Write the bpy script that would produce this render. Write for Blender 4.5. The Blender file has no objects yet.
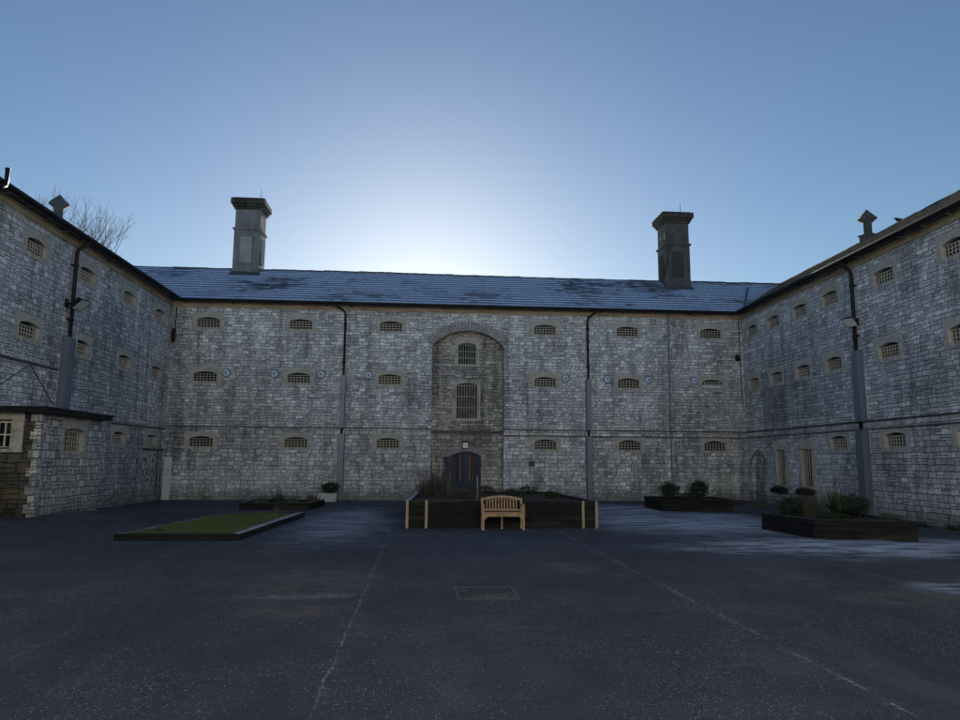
import bpy, math, random
from mathutils import Vector, Matrix
PI = math.pi
R = math.radians
scene = bpy.context.scene
COL = scene.collection
random.seed(7)

# ------------------------------------------------------------------ node helpers
class N:
    def __init__(s, name):
        s.m = bpy.data.materials.new(name); s.m.use_nodes = True
        s.t = s.m.node_tree; s.t.nodes.clear()
        s.out = s.t.nodes.new('ShaderNodeOutputMaterial')
        s.b = s.t.nodes.new('ShaderNodeBsdfPrincipled')
        s.t.links.new(s.b.outputs[0], s.out.inputs['Surface'])
    def put(s, sock, v):
        if v is None: return
        if isinstance(v, (int, float)): sock.default_value = v
        elif isinstance(v, (tuple, list)):
            sock.default_value = (tuple(v) + (1,))[:len(sock.default_value)] if len(v) < len(sock.default_value) else v
        else: s.t.links.new(v, sock)
    def ma(s, op, a, b=None, c=None, clamp=False):
        n = s.t.nodes.new('ShaderNodeMath'); n.operation = op; n.use_clamp = clamp
        s.put(n.inputs[0], a); s.put(n.inputs[1], b); s.put(n.inputs[2], c)
        return n.outputs[0]
    def obj(s):
        if not hasattr(s, '_tc'): s._tc = s.t.nodes.new('ShaderNodeTexCoord')
        return s._tc.outputs['Object']
    def sep(s, v):
        n = s.t.nodes.new('ShaderNodeSeparateXYZ'); s.put(n.inputs[0], v); return n.outputs
    def comb(s, x, y, z=0.0):
        n = s.t.nodes.new('ShaderNodeCombineXYZ')
        for i, v in enumerate((x, y, z)): s.put(n.inputs[i], v)
        return n.outputs[0]
    def vscale(s, v, xyz):
        n = s.t.nodes.new('ShaderNodeVectorMath'); n.operation = 'MULTIPLY'
        s.put(n.inputs[0], v); n.inputs[1].default_value = xyz; return n.outputs[0]
    def noise(s, v, scale=5, detail=2, rough=.5, dim='3D', out=0):
        n = s.t.nodes.new('ShaderNodeTexNoise'); n.noise_dimensions = dim
        if dim == '1D': s.put(n.inputs['W'], v)
        else: s.put(n.inputs['Vector'], v)
        n.inputs['Scale'].default_value = scale; n.inputs['Detail'].default_value = detail
        n.inputs['Roughness'].default_value = rough
        return n.outputs[out]
    def white(s, v):
        n = s.t.nodes.new('ShaderNodeTexWhiteNoise'); n.noise_dimensions = '3D'
        s.put(n.inputs['Vector'], v); return n.outputs[0]
    def voro(s, v, scale, feature='F1', out='Distance', rnd=1):
        n = s.t.nodes.new('ShaderNodeTexVoronoi'); n.feature = feature
        s.put(n.inputs['Vector'], v); n.inputs['Scale'].default_value = scale
        n.inputs['Randomness'].default_value = rnd
        return n.outputs[out]
    def ramp(s, f, stops, interp='LINEAR'):
        n = s.t.nodes.new('ShaderNodeValToRGB'); cr = n.color_ramp; cr.interpolation = interp
        while len(cr.elements) < len(stops): cr.elements.new(.5)
        for e, (p, c) in zip(cr.elements, stops):
            e.position = p; e.color = (c, c, c, 1) if isinstance(c, (int, float)) else tuple(c) + (1,)
        s.put(n.inputs[0], f); return n.outputs[0]
    def ss(s, x, a, b):
        n = s.t.nodes.new('ShaderNodeMapRange'); n.interpolation_type = 'SMOOTHSTEP'
        s.put(n.inputs[0], x); n.inputs[1].default_value = a; n.inputs[2].default_value = b
        return n.outputs[0]
    def mix(s, f, a, b, mode='MIX'):
        n = s.t.nodes.new('ShaderNodeMix'); n.data_type = 'RGBA'; n.blend_type = mode
        s.put(n.inputs[0], f); s.put(n.inputs[6], a); s.put(n.inputs[7], b)
        return n.outputs[2]
    def bump(s, h, strength=.5, dist=.02):
        n = s.t.nodes.new('ShaderNodeBump'); n.inputs['Strength'].default_value = strength
        n.inputs['Distance'].default_value = dist; s.put(n.inputs['Height'], h)
        s.t.links.new(n.outputs[0], s.b.inputs['Normal'])
    def island(s):
        return s.t.nodes.new('ShaderNodeNewGeometry').outputs['Random Per Island']
    def fin(s, color, rough=.8, metal=0.0, spec=.3):
        s.put(s.b.inputs['Base Color'], color); s.put(s.b.inputs['Roughness'], rough)
        s.put(s.b.inputs['Metallic'], metal); s.b.inputs['Specular IOR Level'].default_value = spec
        return s.m

def c3(c, k): return tuple(x * k for x in c)

def stone(name, course=.2, width=.38, tint=(1, 1, 1), gain=1.0, stains_and_sun=(), jitter=.5, seed=0.0, white_amt=.06, mottle=1.0):
    s = N(name)
    o = s.obj(); x, y, z = s.sep(o)
    d1 = s.noise(o, 2.2, 3, .6); d2 = s.noise(s.vscale(o, (1, 1, 1.0)), 9, 2, .6)
    wob = s.ma('ADD', s.ma('MULTIPLY', s.ma('SUBTRACT', d1, .5), .11), s.ma('MULTIPLY', s.ma('SUBTRACT', d2, .5), .065))
    u = s.ma('ADD', s.ma('ADD', x, y), s.ma('ADD', wob, seed * 3.7))
    v = s.ma('ADD', z, wob)
    low = s.ma('LESS_THAN', z, 3.21)
    cs = s.ma('ADD', course, s.ma('MULTIPLY', low, course * .22))
    vv = s.ma('ADD', s.ma('DIVIDE', v, cs), s.ma('MULTIPLY', s.noise(z, 1.1, 1, .5, '1D'), jitter * 3))
    row = s.ma('FLOOR', vv); fy = s.ma('FRACT', vv)
    rr = s.white(s.comb(row, seed, 3.1))
    wid = s.ma('MULTIPLY', s.ma('ADD', .65, s.ma('MULTIPLY', rr, .8)), 1 / width)
    uu = s.ma('ADD', s.ma('MULTIPLY', u, wid), s.ma('ADD', s.ma('MULTIPLY', rr, 37.0),
         s.ma('MULTIPLY', s.noise(s.comb(s.ma('MULTIPLY', x, .9), s.ma('MULTIPLY', row, 5.3), y), 1.6, 1), 1.3)))
    colm = s.ma('FLOOR', uu); fx = s.ma('FRACT', uu)
    rnd = s.white(s.comb(row, colm, seed)); rnd2 = s.white(s.comb(colm, row, seed + 9.3))
    # some stones are split into two thin ones
    split = s.ma('GREATER_THAN', rnd2, .72)
    fy2 = s.ma('FRACT', s.ma('MULTIPLY', fy, 2.0)); half = s.ma('FLOOR', s.ma('MULTIPLY', fy, 2.0))
    fyy = s.ma('ADD', s.ma('MULTIPLY', split, fy2), s.ma('MULTIPLY', s.ma('SUBTRACT', 1.0, split), fy))
    rnd3 = s.white(s.comb(s.ma('ADD', rnd, s.ma('MULTIPLY', half, split)), colm, row))
    ex = s.ma('MULTIPLY', s.ma('MINIMUM', fx, s.ma('SUBTRACT', 1.0, fx)), width * .95)
    ey = s.ma('MULTIPLY', s.ma('MINIMUM', fyy, s.ma('SUBTRACT', 1.0, fyy)), s.ma('MULTIPLY', cs, s.ma('SUBTRACT', 1.0, s.ma('MULTIPLY', split, .5))))
    e = s.ma('MINIMUM', ex, ey)
    e = s.ma('ADD', e, s.ma('MULTIPLY', s.ma('SUBTRACT', s.noise(o, 22, 2, .6), .5), .018))
    face = s.ss(e, .001, .018)
    tone = s.ramp(rnd3, [(0, (.29, .295, .30)), (.12, (.38, .385, .385)), (.5, (.47, .47, .46)), (.85, (.56, .555, .54)), (1, (.70, .69, .66))])
    fine = s.noise(s.vscale(o, (.6, .6, 1.3)), 19, 5, .8)
    tone = s.mix(1.0, tone, s.ramp(fine, [(.32, .15), (.45, .9), (.6, 1.25), (.72, 2.0)]), 'MULTIPLY')
    # lime bloom on a few stones
    wh = s.ma('MULTIPLY', s.ma('GREATER_THAN', rnd2, 1 - white_amt), s.ss(s.noise(o, 6, 3, .7), .42, .6))
    tone = s.mix(wh, tone, (.62, .61, .58))
    mort = s.mix(s.noise(o, 2.3, 3), (.06, .06, .06), (.34, .33, .31))
    c = s.mix(face, mort, tone)
    # weathering: broad dark drifts and vertical streaks
    big = s.noise(s.vscale(o, (.45, .45, .3)), 1, 5, .65)
    st = s.noise(s.vscale(o, (1.5, 1.5, .12)), 1.3, 4, .7)
    w = s.ma('ADD', s.ma('MULTIPLY', big, .5), s.ma('MULTIPLY', st, .5))
    c = s.mix(mottle, c, s.mix(1.0, c, s.ramp(w, [(.38, .45), (.48, .88), (.60, 1.18)]), 'MULTIPLY'))
    for (sx, sz, rx, rz, col, amt) in stains_and_sun:
        dx = s.ma('DIVIDE', s.ma('SUBTRACT', x, sx), rx); dz = s.ma('DIVIDE', s.ma('SUBTRACT', z, sz), rz)
        dd = s.ma('ADD', s.ma('SQRT', s.ma('ADD', s.ma('MULTIPLY', dx, dx), s.ma('MULTIPLY', dz, dz))),
                  s.ma('MULTIPLY', s.ma('SUBTRACT', s.noise(o, 1.7, 5, .7), .5), 1.5))
        m = s.ma('MULTIPLY', s.ma('SUBTRACT', 1.0, s.ss(dd, .45, 1.1)), amt)
        c = s.mix(m, c, s.mix(.6, c, col, 'MULTIPLY') if max(col) < .9 and False else s.mix(.55, c, col))
    # damp band at the foot
    damp = s.ma('SUBTRACT', 1.0, s.ss(s.ma('ADD', z, s.ma('MULTIPLY', s.ma('SUBTRACT', s.noise(o, 1.1, 4, .7), .5), .9)), .1, .75))
    c = s.mix(s.ma('MULTIPLY', damp, .6), c, (.085, .085, .078))
    c = s.mix(1.0, c, tuple(gain * t for t in tint), 'MULTIPLY')
    c = s.mix(s.ma('MULTIPLY', low, .55), c, s.mix(1.0, c, (.80, .79, .76), 'MULTIPLY'))  # shade plus some soiling painted into the walls below the string course
    h = s.ma('ADD', s.ma('MULTIPLY', face, s.ma('ADD', .5, s.ma('MULTIPLY', rnd, .7))), s.ma('MULTIPLY', fine, .5))
    s.bump(h, 1.0, .045)
    return s.fin(c, .92, 0, .15)

def plain(name, col, rough=.7, metal=0.0, var=.25, scale=6, bump=.0, spec=.3, streak=(1, 1, 1), dark=None):
    s = N(name); o = s.vscale(s.obj(), streak)
    n = s.noise(o, scale, 4, .65)
    c = s.mix(1.0, col, s.ramp(n, [(.25, 1 - var), (.75, 1 + var)]), 'MULTIPLY')
    if dark: c = s.mix(s.ss(s.noise(o, scale * .35, 4, .7), .52, .66), c, dark)
    if bump: s.bump(s.noise(o, scale * 5, 3, .6), bump, .01)
    return s.fin(c, rough, metal, spec)

def leafmat(name, a, b, rough=.6):
    s = N(name); r = s.island()
    c = s.ramp(r, [(0, a), (.6, tuple((p + q) / 2 for p, q in zip(a, b))), (1, b)])
    s.b.inputs['Subsurface Weight'].default_value = 0
    return s.fin(c, rough, 0, .3)

def slate():
    s = N('frosted_slate'); o = s.obj(); x, y, z = s.sep(o)
    g = .36
    sl = s.ma('DIVIDE', s.ma('ADD', y, .42), .8643 * g)   # distance up the slope in courses
    row = s.ma('FLOOR', sl); f = s.ma('FRACT', sl)
    u = s.ma('ADD', s.ma('DIVIDE', x, .34), s.ma('MULTIPLY', s.ma('MODULO', row, 2.0), .5))
    colm = s.ma('FLOOR', u); fx = s.ma('FRACT', u)
    rnd = s.white(s.comb(row, colm, 2.0))
    base = s.ramp(rnd, [(0, (.05, .06, .085)), (1, (.12, .14, .18))])
    fr = s.noise(s.vscale(o, (.28, 1.6, 1)), 3.2, 5, .75); patch = s.noise(s.vscale(o, (.16, .3, .3)), 1.4, 3, .6)
    edge = s.ma('MULTIPLY', s.ss(f, .22, .52), s.ma('SUBTRACT', 1.0, s.ma('MULTIPLY', s.ss(f, .85, 1.0), .6)))
    jx = s.ss(s.ma('MINIMUM', fx, s.ma('SUBTRACT', 1.0, fx)), .01, .05)
    a = s.ma('ADD', s.ma('MULTIPLY', rnd, .12), s.ma('ADD', .09, s.ma('ADD', s.ma('MULTIPLY', fr, .9), s.ma('MULTIPLY', s.ma('SUBTRACT', patch, .5), 1.1))))
    frost = s.ma('MULTIPLY', s.ma('MULTIPLY', s.ss(a, .32, .60), edge), s.ma('ADD', .35, s.ma('MULTIPLY', jx, .65)))
    c = s.mix(frost, base, (.62, .78, 1.0))
    s.bump(s.ma('ADD', s.noise(o, 30, 2), s.ma('MULTIPLY', jx, .6)), .4, .01)
    return s.fin(c, .75, 0, .3)

def slate_dry():
    s = N('lichen_slate'); o = s.obj(); x, y, z = s.sep(o)
    sl = s.ma('DIVIDE', s.ma('ADD', y, .42), .8643 * .36); row = s.ma('FLOOR', sl); f = s.ma('FRACT', sl)
    u = s.ma('ADD', s.ma('DIVIDE', x, .34), s.ma('MULTIPLY', s.ma('MODULO', row, 2.0), .5))
    rnd = s.white(s.comb(row, s.ma('FLOOR', u), 2.0))
    base = s.ramp(rnd, [(0, (.10, .10, .095)), (1, (.21, .20, .175))])
    c = s.mix(s.ss(s.noise(o, 4, 5, .7), .5, .65), base, (.30, .28, .20))
    s.bump(s.noise(o, 25, 2), .4, .01)
    return s.fin(c, .8, 0, .3)

def asphalt():
    s = N('frosted_asphalt'); o = s.obj(); x, y, z = s.sep(o)
    big = s.noise(o, .22, 5, .6); mid = s.noise(o, 2.3, 4, .7); grain = s.noise(o, 55, 3, .8)
    c = s.ramp(big, [(.3, (.038, .046, .062)), (.7, (.064, .075, .098))])
    c = s.mix(1.0, c, s.ramp(mid, [(.3, .8), (.7, 1.2)]), 'MULTIPLY')
    c = s.mix(1.0, c, s.ramp(grain, [(.3, .45), (.5, 1.0), (.72, 2.1)]), 'MULTIPLY')
    # exposed pale chippings
    v = s.voro(o, 40, 'F1', 'Distance'); vr = s.voro(o, 40, 'F1', 'Color'); r, g, b = s.sep(vr)
    dens = s.ma('ADD', .84, s.ma('MULTIPLY', s.ma('SUBTRACT', .55, s.noise(o, .6, 4, .65)), 1.1))
    chip = s.ma('MULTIPLY', s.ma('GREATER_THAN', r, dens), s.ma('SUBTRACT', 1.0, s.ss(v, .1, .42)))
    c = s.mix(s.ma('MULTIPLY', chip, .85), c, (.45, .48, .52))
    v2 = s.voro(o, 75, 'F1', 'Distance'); r2, g2, b2 = s.sep(s.voro(o, 75, 'F1', 'Color'))
    chip2 = s.ma('MULTIPLY', s.ma('GREATER_THAN', r2, s.ma('ADD', dens, -.03)), s.ma('SUBTRACT', 1.0, s.ss(v2, .1, .5)))
    c = s.mix(s.ma('MULTIPLY', chip2, .8), c, (.36, .38, .42))
    # hoar frost where the yard stays coldest, in raked streaks
    def blob(cx, cy, rx, ry, amp=.9):
        dx = s.ma('DIVIDE', s.ma('SUBTRACT', x, cx), rx); dy = s.ma('DIVIDE', s.ma('SUBTRACT', y, cy), ry)
        q = s.ma('SQRT', s.ma('ADD', s.ma('MULTIPLY', dx, dx), s.ma('MULTIPLY', dy, dy)))
        return s.ma('SUBTRACT', 1.0, s.ss(s.ma('ADD', q, s.ma('MULTIPLY', s.ma('SUBTRACT', s.noise(o, .9, 4, .7), .5), 1.3 * amp)), .3, 1.15))
    streak = s.noise(s.vscale(o, (.5, 2.6, 1)), 1.3, 5, .72)
    speck = s.noise(o, 16, 4, .8)
    fz = s.ma('MAXIMUM', blob(8.3, 21.5, 4.2, 4.6), s.ma('MAXIMUM', blob(10.2, 15.2, 5.2, 2.2), s.ma('MAXIMUM',
         s.ma('MULTIPLY', blob(8.4, 10.2, 1.4, .8), .8), s.ma('MAXIMUM', s.ma('MULTIPLY', blob(-2.2, 22, 1.6, 7), .55), s.ma('MULTIPLY', blob(7, 27, 4, 4), .8)))))
    fmask = s.ma('MULTIPLY', fz, s.ma('MULTIPLY', s.ss(streak, .38, .56), s.ss(speck, .28, .58)))
    rake = s.ma('MULTIPLY', blob(10.0, 24.2, 1.5, 1.1, .4), s.ss(s.ma('SINE', s.ma('MULTIPLY', s.ma('ADD', y, s.ma('MULTIPLY', x, .08)), 11.0)), -.1, .5))
    fmask = s.ma('MAXIMUM', fmask, s.ma('MULTIPLY', rake, .8))
    thin = s.ma('MULTIPLY', s.ss(s.noise(o, .35, 4, .6), .5, .7), s.ma('MULTIPLY', s.ss(speck, .48, .66), .16))
    patch = s.ma('MULTIPLY', blob(-1.55, 9.95, 1.0, .28, 1.0), s.ma('MULTIPLY', s.ss(speck, .42, .6), s.ss(mid, .35, .6)))
    fmask = s.ma('MAXIMUM', s.ma('MULTIPLY', fmask, 1.0), s.ma('MAXIMUM', thin, s.ma('MULTIPLY', patch, .45)))
    c = s.mix(fmask, c, (.62, .71, .86))
    # patches of reflected sun painted as a warm brown tint
    sun_patch = s.ma('MAXIMUM', blob(-1.6, 11.2, 1.1, 1.9, .6), s.ma('MAXIMUM', blob(-1.5, 9.0, .8, .5, .5),
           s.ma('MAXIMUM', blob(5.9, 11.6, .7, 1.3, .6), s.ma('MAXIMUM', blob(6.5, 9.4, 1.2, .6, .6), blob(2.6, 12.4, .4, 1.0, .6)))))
    c = s.mix(s.ma('MULTIPLY', s.ma('MULTIPLY', sun_patch, s.ss(mid, .3, .65)), .7), c, s.mix(grain, (.085, .075, .068), (.22, .19, .165)))
    # lane joints, frost caught in them
    for (x0, ya, yb, amt) in ((-.74, 5, 21, .8), (3.6, 3, 21, 1.0), (7.42, 3, 24, .8), (-4.7, 6, 22, .4), (11.3, 6, 15, .3)):
        dx = s.ma('ABSOLUTE', s.ma('SUBTRACT', s.ma('ADD', x, s.ma('MULTIPLY', s.ma('SUBTRACT', s.noise(o, 1.1, 5, .75), .5), .16)), x0))
        core = s.ma('SUBTRACT', 1.0, s.ss(dx, .003, .017))
        halo = s.ma('MULTIPLY', s.ma('SUBTRACT', 1.0, s.ss(dx, .02, .16)), s.ss(speck, .5, .64))
        br = s.ss(s.noise(o, 2.1, 4, .75), .42, .6)
        rng = s.ma('MULTIPLY', s.ss(y, ya, ya + 1.5), s.ma('SUBTRACT', 1.0, s.ss(y, yb - 1, yb)))
        m = s.ma('MULTIPLY', s.ma('MULTIPLY', s.ma('MULTIPLY', rng, 1.5), s.ma('MAXIMUM', s.ma('MULTIPLY', core, s.ma('ADD', .08, s.ma('MULTIPLY', s.ma('MULTIPLY', br, s.ss(speck, .38, .55)), .95))), s.ma('MULTIPLY', halo, s.ma('MULTIPLY', br, .5)))), amt * .45)
        c = s.mix(m, c, (.50, .53, .58))
    ck = s.voro(s.vscale(s.comb(s.ma('ADD', x, s.ma('MULTIPLY', mid, .5)), s.ma('ADD', y, s.ma('MULTIPLY', mid, .4)), 0.0), (1, 1, 1)), .33, 'DISTANCE_TO_EDGE')
    ckm = s.ma('MULTIPLY', s.ma('SUBTRACT', 1.0, s.ss(ck, .0012, .006)), s.ss(s.noise(o, .5, 3, .6), .47, .56))
    c = s.mix(s.ma('MULTIPLY', ckm, .6), c, s.mix(s.ss(speck, .5, .6), (.02, .02, .022), (.3, .33, .38)))
    # a slightly newer, darker reinstated strip and a few oil-dark patches
    strip = s.ma('MULTIPLY', s.ma('MULTIPLY', s.ss(x, -3.9, -3.86), s.ma('SUBTRACT', 1.0, s.ss(x, -2.9, -2.86))), s.ma('SUBTRACT', 1.0, s.ss(y, 8.6, 8.7)))
    c = s.mix(s.ma('MULTIPLY', strip, .25), c, (.03, .032, .036))
    worn = s.ss(s.noise(s.vscale(o, (1, .45, 1)), .55, 5, .7), .5, .68)
    c = s.mix(s.ma('MULTIPLY', worn, .35), c, s.mix(grain, (.05, .055, .065), (.20, .215, .24)))
    # worn chalk circle
    rad = s.ma('SQRT', s.ma('ADD', s.ma('POWER', s.ma('SUBTRACT', x, -6.25), 2.0), s.ma('POWER', s.ma('SUBTRACT', y, 7.7), 2.0)))
    ring = s.ma('MULTIPLY', s.ma('SUBTRACT', 1.0, s.ss(s.ma('ABSOLUTE', s.ma('SUBTRACT', rad, 2.65)), .01, .05)), s.ma('MULTIPLY', s.ss(mid, .3, .6), .08))
    c = s.mix(ring, c, (.4, .4, .38))
    s.bump(s.ma('ADD', grain, s.ma('MULTIPLY', v, -.6)), .55, .012)
    return s.fin(c, .88, 0, .25)

M = {}
M['stone_back'] = stone('coursed_limestone', .138, .27, (.96, 1.0, 1.05), 1.7, stains_and_sun=((-11.2, 5.5, .9, 5.0, (.07, .07, .07), .75), (-7.8, 3.2, 3.2, 1.9, (.12, .11, .105), .45), (14.2, 3.9, 2.6, 1.6, (.11, .10, .095), .55), (-6.6, 1.1, 1.0, .5, (.6, .6, .57), .5), (14.5, 1.0, 2.2, .4, (.5, .48, .42), .45), (11.6, 5.0, .35, 3, (.1, .1, .1), .5)), white_amt=.05)
M['stone_recess'] = stone('recess_limestone', .14, .30, (1.0, .98, .93), 1.2, seed=2.0, white_amt=.04)
M['stone_right'] = stone('weathered_limestone', .142, .32, (.96, 1.0, 1.06), 1.65, stains_and_sun=((5.0, 5.0, 4.5, 2.4, (.09, .10, .11), .6), (2.6, 4.3, 2.0, 1.2, (.10, .09, .08), .6), (14, 4.5, 4, 1.3, (.10, .11, .12), .5)), seed=4.0, white_amt=.09)
M['stone_left'] = stone('squared_limestone', .155, .25, (.96, 1.0, 1.06), 1.6, stains_and_sun=((-6.0, 4.9, 3.2, 3.0, (.07, .075, .08), .65), (-11.5, 5.5, 2.6, 1.2, (.1, .1, .11), .4), (-4.5, 1.5, 4.0, 1.8, (.08, .085, .09), .5)), jitter=.35, seed=6.0, white_amt=.07)
M['stone_annex'] = stone('annex_rubble', .17, .22, (.98, 1.0, 1.02), 1.25, jitter=.3, seed=8.0, white_amt=.12, mottle=.6)
M['stone_annex_front'] = stone('dark_rubble_sun_spots', .19, .34, (1.0, .97, .92), .27, stains_and_sun=((-.25, 1.5, .22, .26, (1.0, .9, .62), .9), (-.55, .85, .34, .22, (1.0, .88, .6), .8), (-.95, .45, .25, .16, (1.0, .88, .6), .7)), seed=10.0)  # warm spots are reflected sun painted onto the dark stone
M['stone_added_rear'] = stone('bounce_limestone', .20, .42, (1.0, .98, .94), 1.7, seed=12.0)  # kept pale so the added rear wing bounces more sun
M['ashlar'] = plain('sandstone_surround', (.50, .495, .45), .9, var=.3, scale=5, bump=.5, spec=.15, dark=(.27, .26, .24))
M['voussoir'] = plain('voussoir_limestone', (.33, .335, .34), .9, var=.45, scale=3.5, bump=.6, spec=.15)
M['fascia'] = plain('timber_fascia', (.42, .35, .25), .8, var=.3, scale=3, spec=.2, streak=(.3, 1, 1), dark=(.24, .20, .14))
M['soffit'] = plain('grey_soffit', (.20, .19, .17), .85, var=.2)
M['black_iron'] = plain('black_cast_iron', (.018, .018, .02), .5, .2, var=.3, scale=9)
M['lead'] = plain('lead_flashing', (.09, .095, .105), .6, .2)
M['casing'] = plain('grey_steel_casing', (.17, .21, .27), .45, .35, var=.18, scale=1.5, streak=(1, 1, .3))
M['lattice'] = plain('cream_painted_steel', (.52, .48, .40), .6, var=.3, scale=14)
M['grey_bars'] = plain('grey_painted_bars', (.40, .41, .40), .55, var=.2, scale=10)
M['white_paint'] = plain('flaking_white_paint', (.62, .64, .66), .8, var=.15, scale=5, bump=.3, dark=(.34, .35, .35))
M['frame_white'] = plain('white_frame_paint_and_glare', (.68, .68, .66), .6, var=.12)
M['slate'] = slate()
M['slate_dry'] = slate_dry()
M['cement'] = plain('chimney_render', (.21, .215, .22), .9, var=.35, scale=2.2, bump=.5, streak=(1, 1, .35), dark=(.12, .12, .12))
M['cement_dark'] = plain('sooty_render', (.105, .105, .105), .9, var=.35, scale=2.6, bump=.5, streak=(1, 1, .4), dark=(.05, .05, .05))
M['cap'] = plain('sooty_cap_stone', (.075, .07, .062), .95, var=.5, scale=3.4, bump=.8, dark=(.03, .03, .028))
M['cement_pale'] = plain('pale_render_panel', (.33, .34, .35), .9, var=.2, scale=3)
M['blue'] = plain('dark_blue_gate_paint', (.004, .022, .08), .4, var=.25, scale=5)
M['door_wood'] = plain('varnished_oak', (.42, .27, .12), .5, var=.35, scale=4, streak=(3, 3, .4))
M['dark'] = plain('unlit_interior', (.012, .012, .014), .9)
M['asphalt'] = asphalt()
M['galv'] = plain('galvanised_sheet', (.10, .115, .115), .7, .2, var=.25, scale=4)
M['plate'] = plain('iron_tie_plate', (.62, .74, .90), .6, .0, var=.2)
M['lens'] = plain('lamp_lens', (.75, .77, .78), .2, var=.05)
M['sleeper'] = plain('tarred_sleeper', (.013, .0135, .015), .85, var=.6, scale=2.4, bump=.7, streak=(.4, .4, 3), dark=(.036, .036, .028))
M['frosty_timber'] = plain('frosted_timber_top', (.38, .42, .48), .85, var=.3, scale=7, dark=(.13, .13, .12))
M['mossy_timber'] = plain('mossy_timber_top', (.16, .16, .13), .85, var=.4, scale=5, dark=(.30, .33, .36))
M['post'] = plain('new_pine_post', (.44, .36, .25), .75, var=.2, scale=4, streak=(2, 2, .3))
M['teak'] = plain('honey_teak', (.46, .32, .20), .65, var=.4, scale=9, streak=(1.5, 1.5, 1.5), bump=.3, dark=(.30, .22, .15))
M['pale_end'] = plain('pale_end_grain', (.75, .66, .52), .7)
M['soil'] = plain('garden_soil', (.045, .036, .028), .95, var=.6, scale=8, bump=1.0, dark=(.05, .07, .03))
M['moss'] = plain('mossy_turf', (.075, .115, .04), .95, var=.5, scale=5, bump=1.0, dark=(.035, .045, .02))
M['bark'] = plain('bare_bark', (.075, .062, .055), .9, var=.3, scale=3)
M['trough'] = plain('pale_stone_trough', (.50, .51, .52), .85, var=.2, scale=5, bump=.3)
M['leaf'] = leafmat('evergreen_leaves', (.015, .028, .014), (.05, .072, .034))
M['leaf_grey'] = leafmat('grey_green_leaves', (.05, .06, .045), (.12, .13, .10))
M['straw'] = leafmat('dry_stems', (.045, .042, .038), (.15, .135, .11))
M['yucca'] = leafmat('sword_leaves', (.03, .05, .03), (.12, .16, .09), .5)
M['grass'] = leafmat('winter_grass', (.05, .085, .03), (.16, .21, .09))
M['feather'] = plain('dark_feathers', (.03, .03, .035), .7)
def glass():
    s = N('old_window_glass'); o = s.obj()
    c = s.mix(s.ss(s.noise(o, 2.5, 3), .45, .6), (.012, .014, .018), (.045, .045, .05))
    s.bump(s.noise(o, 3, 1), .08, .02)
    return s.fin(c, .25, 0, .12)
M['glass'] = glass()
def peel():
    s = N('peeling_limewash'); o = s.obj()
    a = s.noise(o, 5, 6, .75); n = s.ss(a, .46, .52)
    return s.fin(s.mix(n, (.16, .165, .165), (.55, .57, .58)), .9, 0, .15)
M['peel'] = peel()

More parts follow.
